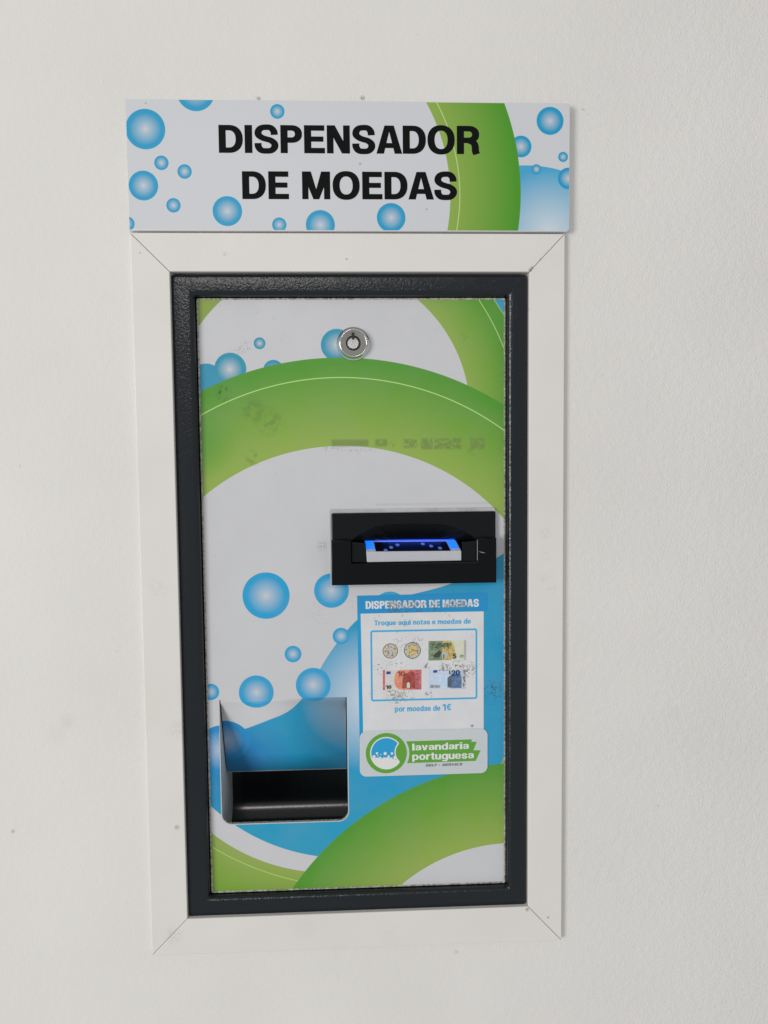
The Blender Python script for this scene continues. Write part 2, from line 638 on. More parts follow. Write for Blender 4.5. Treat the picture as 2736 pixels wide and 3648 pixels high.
    if ch in 'nmru':
        if ch == 'u':
            return [rc_(w_ - sx, 0, w_, XH), ribbon([(sx / 2, XH), (sx / 2, .3), (sx * .55, .14), (w_ * .4, sy * .45), (w_ * .62, .09), (w_ - sx * .7, .24)], sx, sy)]
        if ch == 'r':
            return [rc_(0, 0, sx, XH), ribbon([(sx * .7, XH * .6), (sx * 1.1, XH * .85), (w_ * .8, XH - sy * .45), (w_, XH - sy * .42)], sx, sy)]
        o = [rc_(0, 0, sx, XH)]
        ww = w_ if ch == 'n' else (w_ + sx) / 2
        for j in range(1 if ch == 'n' else 2):
            xo = j * (ww - sx)
            o.append(ribbon([(xo + sx * .7, XH * .62), (xo + ww * .38, XH - sy * .6), (xo + ww * .6, XH - sy * .46), (xo + ww - sx * .55, XH - .14), (xo + ww - sx / 2, XH * .6), (xo + ww - sx / 2, 0)], sx, sy))
        return o
    if ch == 'i':
        return [rc_(0, 0, w_, XH), rc_(0, .83, w_, 1)]
    if ch == 'l':
        return [rc_(0, 0, w_, 1)]
    if ch == 't':
        k = w_ * .22
        return [ribbon([(k + sx / 2, .95), (k + sx / 2, .5), (k + sx / 2, .2), (k + sx * .75, sy * .5), (w_, sy * .48)], sx, sy), rc_(0, XH - sy * .8, w_, XH)]
    if ch == 'a':
        return [ribbon(nn([(-.95, .5), (-.7, .86), (0, 1), (.65, .92), (.97, .5), (.97, 0), (.97, -1.1)], XH), sx, sy * .9),
                ribbon(nn([(.9, .12), (.2, .08), (-.6, -.08), (-.95, -.5), (-.6, -.98), (0, -1), (.6, -.8), (.95, -.4)], XH), sx * .85, sy * .8)]
    if ch == 'e':
        return [ribbon(nn([(1, -.08), (.95, .5), (.6, .93), (0, 1), (-.65, .93), (-1, .45), (-1, 0), (-1, -.45), (-.65, -.93), (0, -1), (.6, -.95), (.95, -.5)], XH), sx, sy * .85),
                rc_(sx * .5, XH / 2 - sy * .42, w_ - sx * .4, XH / 2 + sy * .22)]
    return []


def strips_obj(name, strips, y, mat, parent, dy=0.012):
    bm = bmesh.new()
    for k, (tr, stp) in enumerate(strips):
        yy = y - dy * (k % 7)
        prev = None
        for a_, b_ in stp:
            pa, pb = tr(a_), tr(b_)
            va = bm.verts.new((pa[0] * MM, yy * MM, pa[1] * MM))
            vb = bm.verts.new((pb[0] * MM, yy * MM, pb[1] * MM))
            if prev:
                f = bm.faces.new((prev[0], prev[1], vb, va))
            prev = (va, vb)
    for f in bm.faces:
        f.normal_update()
        if f.normal.y > 0:
            f.normal_flip()
    me = bpy.data.meshes.new(name)
    bm.to_mesh(me)
    bm.free()
    set_uv(me)
    return obj(name, me, parent, [mat])


def letters_at(name, lst, top_l, base_l, top_r, base_r, y, mat, parent, sx=.262, sy=.195):
    """lst: (char, x0, x1) measured photo columns; base/top: rows at the two ends"""
    xs, xe = lst[0][1], lst[-1][2]
    out_ = []
    for ch, a_, b_ in lst:
        f = ((a_ + b_) / 2 - xs) / (xe - xs)
        tp, bs = top_l + (top_r - top_l) * f, base_l + (base_r - base_l) * f
        p0, p1, p2 = P(a_, bs, y), P(b_, bs, y), P((a_ + b_) / 2, tp, y)
        hh = p2[1] - (p0[1] + p1[1]) / 2
        wd = p1[0] - p0[0]
        zb = (p0[1] + p1[1]) / 2

        def tr(q, x=p0[0], z=zb, h_=hh):
            return (x + q[0] * h_, z + q[1] * h_)
        for stp in glyph(ch, wd / hh, sx, sy):
            out_.append((tr, stp))
    return strips_obj(name, out_, y, mat, parent)


def text_line(name, s_, p0, p1, cap, y, mat, parent, sx=.25, sy=.19, gap=.07, slant=0.0, wk=1.0):
    A, B = P(*p0, y), P(*p1, y)
    L = math.hypot(B[0] - A[0], B[1] - A[1])
    ux, uz = (B[0] - A[0]) / L, (B[1] - A[1]) / L
    capmm = P(p0[0], p0[1] - cap, y)[1] - A[1]
    tot = sum(WID[ch] for ch in s_) + gap * (len(s_) - 1)
    kx = L / capmm / tot
    out_ = []
    x = 0.0
    for ch in s_:
        w_ = WID[ch]

        def tr(q, x=x):
            u = (x + q[0] + slant * q[1]) * kx * capmm
            v = q[1] * capmm
            return (A[0] + ux * u - uz * v, A[1] + uz * u + ux * v)
        for stp in glyph(ch, w_, sx, sy):
            out_.append((tr, stp))
        x += w_ + gap
    return strips_obj(name, out_, y, mat, parent)


M_BLACK_INK = simple('black_lettering', c(12, 13, 14), .5, spec=.08)
yl = Y_SIGN - .06
letters_at('lettering', [('D', 780, 866), ('I', 872.6, 899.5), ('S', 907, 992), ('P', 1000, 1077), ('E', 1084, 1158), ('N', 1165, 1247),
                         ('S', 1255, 1337), ('A', 1341, 1433), ('D', 1435, 1517.5), ('O', 1523, 1620), ('R', 1627.6, 1709.6)], 444.8, 544.5, 448.6, 549.3, yl, M_BLACK_INK, sign)
letters_at('lettering', [('D', 863.6, 948), ('E', 957, 1030), ('M', 1077, 1177), ('O', 1185.5, 1282), ('E', 1291, 1362.7), ('D', 1370, 1452),
                         ('A', 1455, 1546), ('S', 1547, 1628)], 610, 709.3, 613, 711, yl, M_BLACK_INK, sign)

# ------------------------------------------------------------------ COIN DISPENSER
disp = bpy.data.objects.new('coin_dispenser', None)
COL.objects.link(disp)
tag(disp, 'coin change machine set in wall with black frame and green and blue printed front', 'coin machine')

# black frame ---------------------------------------------------
k_ = N('black_powder_coat')
k_.obj()
vor = k_.noise(.62, 2, .5)
k_.bump(k_.math('POWER', vor, 2.0), .4, .6)
sc_ = k_.mr(k_.noise(.9, 4, .7, w=12), .66, .7)
MK = k_.out(k_.mix(k_.math('MULTIPLY', sc_, .1), c(16, 22, 27), c(60, 62, 65)), .19, spec=.45)

bx0, bx1 = P(612, 1200, Y_BLACK)[0], P(1878.5, 2000, Y_BLACK)[0]
bz1, bz0 = P(1250, 977, Y_BLACK)[1], P(1250, 3250, Y_BLACK)[1]
px0, px1 = -129.2, 131.7
pz1, pz0 = P(1250, 1062, Y_PANEL)[1], P(1250, 3164, Y_PANEL)[1]
px0 = (P(701, 1059.5, Y_PANEL)[0] + P(752.6, 3185.6, Y_PANEL)[0]) / 2
px1 = (P(1798, 1064, Y_PANEL)[0] + P(1802, 3141, Y_PANEL)[0]) / 2


def profile_frame(name, outer, inner, prof, mat, parent, r_out=2.5, n=6):
    """sweep a section round a rectangle; prof = (t 0..1 outer to inner, dy)"""
    (X0, X1, Z0, Z1), (x0, x1, z0, z1) = outer, inner
    bm = bmesh.new()
    rings = []
    for t_, yy in prof:
        a0, a1, b0, b1 = [o + (i - o) * t_ for o, i in zip((X0, X1, Z0, Z1), (x0, x1, z0, z1))]
        lp = rrect(a0, a1, b0, b1, r_out * (1 - t_) + 1.0 * t_ + .01, n)
        rings.append([bm.verts.new((x * MM, yy * MM, z * MM)) for x, z in lp])
    for a_, b_ in zip(rings, rings[1:]):
        for i in range(len(a_)):
            j = (i + 1) % len(a_)
            bm.faces.new((a_[i], a_[j], b_[j], b_[i]))
    return bm_obj(name, bm, parent, [mat], smooth=True)


yb = Y_BLACK
gut = 1.2
prof = [(0, 30), (0, yb + 3.0)] + [(.15 * (1 - math.cos(rad(q))), yb + 3.0 * (1 - math.sin(rad(q)))) for q in (15, 30, 45, 60, 75, 90)]
prof += [(.45, yb + .15), (.70, yb)] + [(.70 + .23 * math.sin(rad(q)), yb + 4.0 * (1 - math.cos(rad(q)))) for q in (15, 30, 45, 60, 75, 90)] + [(.93, yb + 9)]
fr = profile_frame('frame', (bx0, bx1, bz0, bz1), (px0 + .5, px1 - .5, pz0 + .5, pz1 - .5), prof, MK, disp)
fr['label'] = 'black orange peel painted metal frame'

# printed front panel --------------------------------------------
a = N('panel_print')
a.uv()
Y = Y_PANEL
ZF = P(1000, 2489, Y)[1]                        # fold line of the flap
FLX0, FLX1 = P(784, 2600, Y)[0], P(1236.5, 2600, Y)[0]
FL_IN = 28.5
FL_LEN = math.hypot(FL_IN, ZF - P(1020, 2745, Y + FL_IN)[1])
print('FLAP', FL_LEN)
ang = math.asin(FL_IN / FL_LEN)


def PF(px, py):
    """photo point on the bent flap -> flat artwork coordinates"""
    d = RM.transposed() @ Vector(((px - 1368) / F_PX, (py - 1824) / F_PX, 1))
    n = Vector((0, math.cos(ang), math.sin(ang)))
    p0 = Vector((0, Y_PANEL, ZF))
    t_ = (p0 - CAM).dot(n) / d.dot(n)
    q = CAM + d * t_
    s_ = (q.y - Y_PANEL) / math.sin(ang)
    return (q.x, ZF - s_)


A3 = lambda pts: crop(550, 900, 2.37, Y, pts)
A4 = lambda pts: crop(1200, 900, 2.074, Y, pts)
A5 = lambda pts: crop(1100, 1750, 2.074, Y, pts)
A6 = lambda pts: crop(1200, 2080, 2.552, Y, pts)
A8 = lambda pts: crop(500, 2850, 1.037, Y, pts)
ringA_out = fitc(A3([(410, 1162), (520, 1110), (770, 1015), (1000, 945), (1300, 900), (1550, 888)]) + A4([(230, 787), (400, 805), (600, 850), (800, 910), (965, 983), (1100, 1050), (1215, 1110)]))
ringA_in = fitc(A3([(430, 2050), (600, 1925), (850, 1790), (1100, 1700), (1380, 1640), (1600, 1628)]) + A4([(370, 1452), (560, 1515), (760, 1610), (950, 1720), (1100, 1835)]) + A5([(1350, 110), (1440, 180)]))
lineA = fitc(A3([(412, 1365), (620, 1260), (850, 1165), (1100, 1100), (1400, 1058), (1600, 1052)]) + A4([(0, 925), (200, 932), (400, 958), (600, 1003), (800, 1070), (1000, 1165), (1215, 1297)]))
low_in = fitc(A8([(262, 120), (350, 180), (450, 225), (550, 253), (608, 264)]))
low_line = fitc(A8([(262, 175), (350, 215), (450, 262), (520, 285), (580, 298)]))
ringB_in = fitc(A4([(605, 355), (750, 510), (850, 660), (920, 820), (965, 983)]))
ringC = fitc(A3([(570, 400), (480, 490), (420, 560), (385, 610)]))
lineB = fitc(A4([(1055, 358), (1140, 500), (1220, 670)]))
ringE_out = fitc(A8([(555, 330), (610, 262), (660, 205), (750, 120), (860, 45), (915, 0)]) + A6([(730, 1838), (860, 1770), (1040, 1705), (1300, 1660), (1500, 1648)]))
ringE_in = fitc(A8([(962, 315), (1030, 265), (1120, 215), (1230, 178), (1338, 160)]))
water_low = fitc(A8([(258, 20), (350, 90), (450, 150), (550, 190), (658, 205)]) + A5([(1385, 345), (1442, 430)]))
for nme, q in (('A out', ringA_out), ('A in', ringA_in), ('lineA', lineA), ('low in', low_in), ('low line', low_line), ('B in', ringB_in), ('C', ringC), ('lineB', lineB), ('E out', ringE_out), ('E in', ringE_in), ('water', water_low)):
    print('FIT', nme, [round(v, 1) for v in q])

WP = c(190, 191, 194)
col = WP
# bubbles behind the arch
dk = c(44, 140, 168)
col = add_b(a, col, [(924.7, 1223, 21)], Y, blue=dk)
x_, z_ = P(735, 1357, Y)
col = bubble(a, col, x_, z_, R_mm(735, 1357, 62, Y), blue=c(48, 140, 172), k=0.0)
x_, z_ = P(820.5, 1313.5, Y)
col = bubble(a, col, x_, z_, R_mm(820, 1313, 57, Y), blue=dk, hx=-.5, hz=-.5)
x_, z_ = P(974, 1318, Y)
col = bubble(a, col, x_, z_, R_mm(974, 1318, 36, Y), blue=dk, k=.5)
x_, z_ = P(1200, 1229, Y)
col = bubble(a, col, x_, z_, R_mm(1200, 1229, 57, Y), blue=c(45, 142, 172))
# ring B (upper right) and corner
dB = a.dist(ringB_in[0], ringB_in[1])
fB = a.mr(dB, ringB_in[2], ringB_in[2] + 40)
cB = a.mix(fB, c(134, 162, 72), c(80, 143, 44))
cB = a.mix(line_mask(a, a.dist(lineB[0], lineB[1]), lineB[2], .35), cB, LINE)
right_side = a.math('MULTIPLY', a.mr(a.x, 0, .2), a.mr(a.z, P(1500, 1480, Y)[1], P(1500, 1478, Y)[1]))
col = a.mix(a.math('MULTIPLY', a.math('SUBTRACT', 1.0, a.inside(dB, ringB_in[2])), right_side), col, cB)
cx_, cz_ = P(1765, 1073, Y)
c2x, c2z = P(1789, 1110, Y)
# blue corner: half plane through the two points
nx_, nz_ = -(c2z - cz_), (c2x - cx_)
Ln = math.hypot(nx_, nz_)
hp = a.math('ADD', a.math('MULTIPLY', a.math('SUBTRACT', a.x, cx_), nx_ / Ln), a.math('MULTIPLY', a.math('SUBTRACT', a.z, cz_), nz_ / Ln))
upper = a.mr(a.z, c2z - 20, c2z - 19.8)
col = a.mix(a.math('MULTIPLY', a.mr(hp, -.6, -.4), upper), col, LINE)
col = a.mix(a.math('MULTIPLY', a.mr(hp, -.1, .1), upper), col, c(50, 150, 185))
dC = a.dist(ringC[0], ringC[1])
left_side = a.math('MULTIPLY', a.mr(a.x, -90, -90.2), a.mr(a.z, pz1 - 40, pz1 - 39.8))
col = a.mix(a.math('MULTIPLY', a.math('SUBTRACT', 1.0, a.inside(dC, ringC[2])), left_side), col, c(130, 154, 68))
# big ring A: everything outside its inner edge and inside its outer edge
dAo, dAi = a.dist(ringA_out[0], ringA_out[1]), a.dist(ringA_in[0], ringA_in[1])
cA = ring_col(a, dAi, ringA_in[2], dAo, ringA_out[2], c(136, 164, 72), c(76, 142, 42))
cA = a.mix(a.mr(a.dist(*P(690, 1560, Y)), 38, 5), cA, c(90, 146, 58))
cA = a.mix(line_mask(a, a.dist(lineA[0], lineA[1]), lineA[2], .42), cA, c(170, 208, 128))
top_half = a.mr(a.z, -330, -329.8)
mA = a.math('MULTIPLY', a.math('MULTIPLY', a.inside(dAo, ringA_out[2]), a.math('SUBTRACT', 1.0, a.inside(dAi, ringA_in[2]))), top_half)
col = a.mix(mA, col, cA)
# water
wv = [(700, 2760)] + [None] * 0
pts = [PF(880, 2594), PF(916, 2581), PF(962, 2563), PF(1007, 2545), PF(1043, 2522), P(1076, 2489, Y), P(1100, 2455, Y), P(1125, 2412, Y), P(1155, 2358, Y), P(1190, 2305, Y),
       P(1239, 2243, Y), P(1272, 2209, Y), P(1360, 2152, Y), P(1466, 2118, Y), P(1533, 2101.5, Y), P(1592, 2084, Y), P(1700, 2040, Y), P(1765, 1990, Y)]
pts = [(px0 - 1, pts[0][1] - 6)] + [(pts[0][0] - 20, pts[0][1] - 5)] + pts
fc = a.node('ShaderNodeFloatCurve')
xa, xb, za, zb = px0 - 2, px1 + 2, -470.0, -180.0
cv = fc.mapping.curves[0]
while len(cv.points) > 2:
    cv.points.remove(cv.points[1])
u0 = lambda q: ((q[0] - xa) / (xb - xa), (q[1] - za) / (zb - za))
cv.points[0].location = (0, u0(pts[0])[1])
cv.points[1].location = (1, u0((xb, pts[-1][1] + 6))[1])
for q in pts[1:]:
    cv.points.new(*u0(q))
fc.mapping.update()
a.t.links.new(a.mr(a.x, xa, xb), fc.inputs['Value'])
wz = a.math('ADD', a.math('MULTIPLY', fc.outputs[0], zb - za), za)
below = a.mr(a.math('SUBTRACT', wz, a.z), -.15, .15)
dW = a.dist(water_low[0], water_low[1])
g1 = a.dist(*P(1335, 2490, Y))
wc = a.mix(a.mr(g1, 15, 66, smooth=False), c(180, 196, 212), c(34, 144, 186))
wc = a.mix(a.mr(a.z, P(1200, 2800, Y)[1], P(1200, 3000, Y)[1], 0, 1), wc, c(34, 146, 182))
fx, fz = P(792, 2672, Y)
dF = a.dist(fx, fz)
wd = a.dist(*PF(880, 2700))
wc = a.mix(a.mr(wd, 45, 10), wc, c(34, 120, 176))  # shadow on the flap's lower left, painted into the print as darker blue
col = a.mix(a.math('MULTIPLY', below, a.inside(dW, water_low[2])), col, wc)
col = bubble(a, col, fx, fz, R_mm(792, 2672, 91, Y), blue=c(36, 132, 190), core=c(176, 190, 205), hx=-1)
# bubbles in front of the water
col = add_b(a, col, [(948, 2122, 84), (1181, 2104, 62), (1215, 2266, 30), (1044, 2330, 30), (1116, 2440, 62), (913, 2467, 62), (751, 2465, 30)], Y, blue=c(38, 150, 198))
x_, z_ = P(1389, 2169, Y)
col = bubble(a, col, x_, z_, R_mm(1389, 2169, 62, Y), blue=c(50, 152, 195), k=.4)
# lower left green
dLi = a.dist(low_in[0], low_in[1])
cL = a.mix(a.mr(dLi, low_in[2], low_in[2] + 45), c(138, 160, 78), c(106, 152, 42))
cL = a.mix(line_mask(a, a.dist(low_line[0], low_line[1]), low_line[2], .32), cL, c(160, 205, 105))
low_half = a.mr(a.z, -440, -440.2)
col = a.mix(a.math('MULTIPLY', low_half, a.math('SUBTRACT', 1.0, a.inside(dLi, low_in[2]))), col, cL)
# ring E, lower right
dEo, dEi = a.dist(ringE_out[0], ringE_out[1]), a.dist(ringE_in[0], ringE_in[1])
cE = ring_col(a, dEi, ringE_in[2], dEo, ringE_out[2], c(136, 162, 72), c(76, 142, 40))
col = a.mix(a.inside(dEo, ringE_out[2]), col, cE)
col = a.mix(a.inside(dEi, ringE_in[2]), col, WP)

# wear: tape residue, stains and scratches of their own shape
def patch(nn, col, px, py, w2, h2, y, colr, st_, sc=.35, thr=.4, soft=.08, stretch=None):
    x, z = P(px, py, y)
    k2 = R_mm(px, py, 1, y)
    m = nn.box(x - w2 * k2, x + w2 * k2, z - h2 * k2, z + h2 * k2, 1.0)
    no = nn.mr(nn.noise(sc, 6, .7, stretch=stretch, w=px * .13 + py * .07), thr, thr + soft)
    return nn.mix(nn.math('MULTIPLY', nn.math('MULTIPLY', m, no), st_), col, colr)


olive = c(104, 124, 66)
col = patch(a, col, 1247, 1578, 66, 12, Y, olive, .7, .25, .30)
col = patch(a, col, 1359, 1577, 22, 13, Y, olive, .7, .3, .36)
col = patch(a, col, 1400, 1582, 10, 16, Y, olive, .55, .5, .5)
col = patch(a, col, 1461, 1580, 24, 16, Y, olive, .7, .4, .42)
col = patch(a, col, 1572, 1581, 72, 19, Y, olive, .75, .3, .41)
col = patch(a, col, 1700, 1580, 26, 20, Y, olive, .7, .4, .42)
col = patch(a, col, 1680, 1608, 14, 16, Y, olive, .55, .5, .5)
col = patch(a, col, 1190, 1598, 40, 8, Y, c(150, 140, 120), .5, .4, .5)
col = patch(a, col, 1290, 1604, 50, 6, Y, c(165, 150, 125), .6, .5, .5)
col = smudge(a, col, 900, 1460, 13, Y, c(92, 118, 52), .42, .6, .12)
col = smudge(a, col, 960, 1500, 15, Y, c(96, 122, 54), .45, .5, .12)
col = smudge(a, col, 900, 1630, 8, Y, c(104, 122, 60), .46, .6, .2)
col = smudge(a, col, 795, 1400, 9, Y, c(45, 70, 40), .5, .8, .35, stretch=(1.6, .7, 1))
col = smudge(a, col, 875, 1240, 7, Y, c(130, 130, 128), .52, .8, .6)
col = smudge(a, col, 845, 1250, 4, Y, c(130, 130, 128), .52, .6, .6)
col = smudge(a, col, 1655, 1195, 5, Y, c(105, 122, 60), .5, .6, .5)
col = smudge(a, col, 1560, 1178, 4, Y, c(160, 162, 164), .5, .6, .5)
col = smudge(a, col, 1755, 2465, 13, Y, c(45, 80, 95), .5, .85, .5)
col = smudge(a, col, 1750, 2270, 14, Y, c(60, 100, 120), .58, .8, .7)
col = smudge(a, col, 1765, 2620, 10, Y, c(40, 100, 130), .6, .8, .7)
col = smudge(a, col, 1148, 1945, 6, Y, c(130, 130, 126), .5, .8, .7)
col = smudge(a, col, 1140, 2180, 16, Y, c(165, 165, 163), .55, .6, .5)
col = smudge(a, col, 1252, 2150, 10, Y, c(120, 122, 120), .56, .6, .8)
col = patch(a, col, 1540, 1795, 200, 1.6, Y, c(150, 152, 152), .5, .3, .3)
fleck = a.mr(a.noise(.5, 2, .5, w=55), .74, .76)
col = a.mix(a.math('MULTIPLY', fleck, .35), col, c(110, 112, 104))
fine = a.noise(.03, 4, .6, w=20)
col = a.mix(a.mr(fine, .35, .75, 0, .10), col, c(150, 150, 146))
grain = a.noise(1.6, 2, .5)
a.bump(a.math('ADD', a.noise(.5, 2, .5), a.math('MULTIPLY', grain, .3)), .22, .3)
# bare, chipped laminate along every cut edge
def edge_d(nn, x0, x1, z0, z1):
    dx = nn.math('MINIMUM', nn.math('SUBTRACT', nn.x, x0), nn.math('SUBTRACT', x1, nn.x))
    dz = nn.math('MINIMUM', nn.math('SUBTRACT', nn.z, z0), nn.math('SUBTRACT', z1, nn.z))
    return nn.math('MINIMUM', dx, dz)


jag = a.math('MULTIPLY', a.math('SUBTRACT', a.noise(.45, 4, .7, w=3), .5), 1.6)
bare = a.mix(a.mr(a.noise(.5, 5, .75, w=8), .42, .6), c(112, 108, 98), c(182, 181, 175))
ed = a.math('ADD', edge_d(a, px0, px1, pz0, pz1), jag)
col = a.mix(a.mr(ed, 1.45, 1.15), col, bare)
zb0 = P(1000, 2930, Y)[1]
hcx, hcz, hhx, hhz, hr = (FLX0 + FLX1) / 2, (zb0 + ZF + 60) / 2, (FLX1 - FLX0) / 2, (ZF + 60 - zb0) / 2, 8.5
qx = a.math('MAXIMUM', a.math('SUBTRACT', a.math('ABSOLUTE', a.math('SUBTRACT', a.x, hcx)), hhx - hr), 0)
qz = a.math('MAXIMUM', a.math('SUBTRACT', a.math('ABSOLUTE', a.math('SUBTRACT', a.z, hcz)), hhz - hr), 0)
sd = a.math('SUBTRACT', a.math('SQRT', a.math('ADD', a.math('MULTIPLY', qx, qx), a.math('MULTIPLY', qz, qz))), hr)
wdt = a.mr(a.z, ZF - 8, ZF - 40, .1, .85)
band = a.math('MULTIPLY', a.mr(a.math('SUBTRACT', sd, a.math('ADD', wdt, a.math('MULTIPLY', jag, .3))), .1, -.1), a.mr(sd, -.5, -.3))
band = a.math('MULTIPLY', band, a.mr(a.z, ZF - 2, ZF - 3))
col = a.mix(band, col, c(178, 180, 180))
col = a.mix(a.box(FLX0, FLX1, ZF - FL_LEN - 1, ZF - FL_LEN + .8, .12), col, c(176, 178, 178))
MP = a.out(col, a.mr(fine, .3, .7, .34, .46), spec=.3)

e_ = N('chipped_edge')
e_.obj()
ME = e_.out(e_.mix(e_.mr(e_.noise(.55, 5, .75), .4, .62), c(88, 85, 76), c(186, 186, 180)), .7)
e_.bump(e_.noise(.9, 4, .6), .6, .5)

hole = rrect(FLX0, FLX1, P(1000, 2930, Y)[1], ZF, 8.5, corners=(1, 1, 0, 0))
bez = (P(1182, 1960, 9)[0], P(1767, 1960, 9)[0], P(1500, 2080, 9)[1], P(1500, 1825, 9)[1])
panel = plate('front_panel', [rrect(px0, px1, pz0, pz1, 1.6), hole, rrect(bez[0] + 4, bez[1] - 4, bez[2] + 4, bez[3] - 4)], Y, 3.2, [MP, ME], disp, edge_slot=True)
panel['label'] = 'green, blue and white printed front panel'
# dark cabinet behind the panel so no light leaks through
M_DARK = simple('cabinet_dark_metal', c(22, 24, 26), .5)
bm = bmesh.new()
prism_bm(bm, rrect(bx0 + 2, bx1 - 2, bz0 + 2, bz1 - 2), 120, 124)
for lp in (rrect(bx0, bx0 + 2, bz0, bz1), rrect(bx1 - 2, bx1, bz0, bz1), rrect(bx0 + 2, bx1 - 2, bz0, bz0 + 2), rrect(bx0 + 2, bx1 - 2, bz1 - 2, bz1)):
    prism_bm(bm, lp, 30.1, 124)
bm_obj('cabinet', bm, disp, [M_DARK])

# bent flap ---------------------------------------------------------
fx0, fx1 = FLX0 + .9, FLX1 - .9
bm = bmesh.new()
uvl = bm.loops.layers.uv.new('UVMap')
nv = []
nseg = 10


def fpos(x, s_, dn):
    # small bend radius near the fold
    a2 = ang * min(1, s_ / 5.0) if s_ < 5 else ang
    yy = Y_PANEL + s_ * math.sin(ang) * min(1, s_ / 5.0) if s_ < 5 else Y_PANEL + s_ * math.sin(ang)
    zz = ZF - s_ * math.cos(ang)
    return Vector((x, yy + dn * math.cos(ang), zz + dn * math.sin(ang))) * MM


ss = [0.0, 1.2, 2.5, 4, 5.5, 12, 25, 40, 60, FL_LEN]
rowf, rowb = [], []
for s_ in ss:
    rowf.append([bm.verts.new(fpos(x, s_, 0)) for x in (fx0, fx1)])
    rowb.append([bm.verts.new(fpos(x, s_, 1.6)) for x in (fx0, fx1)])
uvs = {}
for r_, s_ in zip(rowf, ss):
    for v, x in zip(r_, (fx0, fx1)):
        uvs[v] = (x, ZF - s_)
for r_, s_ in zip(rowb, ss):
    for v, x in zip(r_, (fx0, fx1)):
        uvs[v] = (x, ZF - s_)
for i in range(len(ss) - 1):
    f = bm.faces.new((rowf[i][0], rowf[i + 1][0], rowf[i + 1][1], rowf[i][1]))
    f.smooth = True
    bm.faces.new((rowb[i][0], rowb[i][1], rowb[i + 1][1], rowb[i + 1][0])).material_index = 2
    bm.faces.new((rowf[i][0], rowb[i][0], rowb[i + 1][0], rowf[i + 1][0])).material_index = 1
    bm.faces.new((rowf[i][1], rowf[i + 1][1], rowb[i + 1][1], rowb[i][1])).material_index = 1
bm.faces.new((rowf[-1][0], rowb[-1][0], rowb[-1][1], rowf[-1][1])).material_index = 1
for f in bm.faces:
    for l in f.loops:
        l[uvl].uv = uvs[l.vert]
me = bpy.data.meshes.new('flap')
bm.to_mesh(me)
bm.free()
obj('flap', me, disp, [MP, ME, M_DARK])

# coin tray ----------------------------------------------------------
zb_ = P(1000, 2930, Y)[1]
M_TRAY = simple('tray_black_enamel', c(16, 20, 21), .17, spec=.5, bump=(.08, .1, .3))
M_SIDE = simple('tray_side_steel', c(205, 214, 218), .38, bump=(.3, .12, .3), vary=.15)
YB = Y_PANEL + 66
Rr = 30
tilt = rad(23.5)
zc = P(1000, 2872, YB - Rr + Rr * math.cos(tilt))[1] + Rr * math.sin(tilt)
prof2 = [(YB, ZF - 2), (YB, zc + 6)]
for k2 in range(0, 15):
    t_ = rad(90 * k2 / 14)
    prof2.append((YB - Rr + Rr * math.cos(t_), zc - Rr * math.sin(t_)))
prof2.append((Y_PANEL + 3.5, zc - Rr - 1))
bm = bmesh.new()
tx0, tx1 = FLX0 - 1.5, FLX1 + 1.2
va = [bm.verts.new((tx0 * MM, y * MM, z * MM)) for y, z in prof2]
vb = [bm.verts.new((tx1 * MM, y * MM, z * MM)) for y, z in prof2]
for i in range(len(va) - 1):
    bm.faces.new((va[i], va[i + 1], vb[i + 1], vb[i])).smooth = True
me = bpy.data.meshes.new('tray_trough')
bm.to_mesh(me)
bm.free()
set_uv(me)
tray = obj('coin_tray', me, disp, [M_TRAY])
for xx, nm in ((tx0, 0), (tx1, 1)):
    bm = bmesh.new()
    lp = [(Y_PANEL + 3.3, ZF + 4), (YB + 1, ZF + 4), (YB + 1, zc - Rr - 4), (Y_PANEL + 3.3, zc - Rr - 4)]
    x1_ = xx + (1.2 if nm == 0 else -1.2)
    q1 = [bm.verts.new((xx * MM, y * MM, z * MM)) for y, z in lp]
    q2 = [bm.verts.new((x1_ * MM, y * MM, z * MM)) for y, z in lp]
    bm.faces.new(q1)
    bm.faces.new(q2)
    for i in range(4):
        bm.faces.new((q1[i], q1[(i + 1) % 4], q2[(i + 1) % 4], q2[i]))
    bm_obj('side_plate', bm, tray, [M_SIDE])

# ------------------------------------------------------------------ LOCK


def lathe(name, cx, cz, prof, mat, parent, n=72, smooth=True):
    """prof = (radius, y)"""
    bm = bmesh.new()
    rings = []
    for r_, y in prof:
        if r_ < 1e-6:
            rings.append([bm.verts.new((cx * MM, y * MM, cz * MM))])
        else:
            rings.append([bm.verts.new(((cx + r_ * math.cos(2 * math.pi * k / n)) * MM, y * MM, (cz + r_ * math.sin(2 * math.pi * k / n)) * MM)) for k in range(n)])
    for a_, b_ in zip(rings, rings[1:]):
        for i in range(n):
            j = (i + 1) % n
            if len(b_) == 1:
                bm.faces.new((a_[i], a_[j], b_[0]))
            elif len(a_) == 1:
                bm.faces.new((a_[0], b_[j], b_[i]))
            else:
                bm.faces.new((a_[i], a_[j], b_[j], b_[i]))
    o = bm_obj(name, bm, parent, [mat], smooth=smooth)
    return o


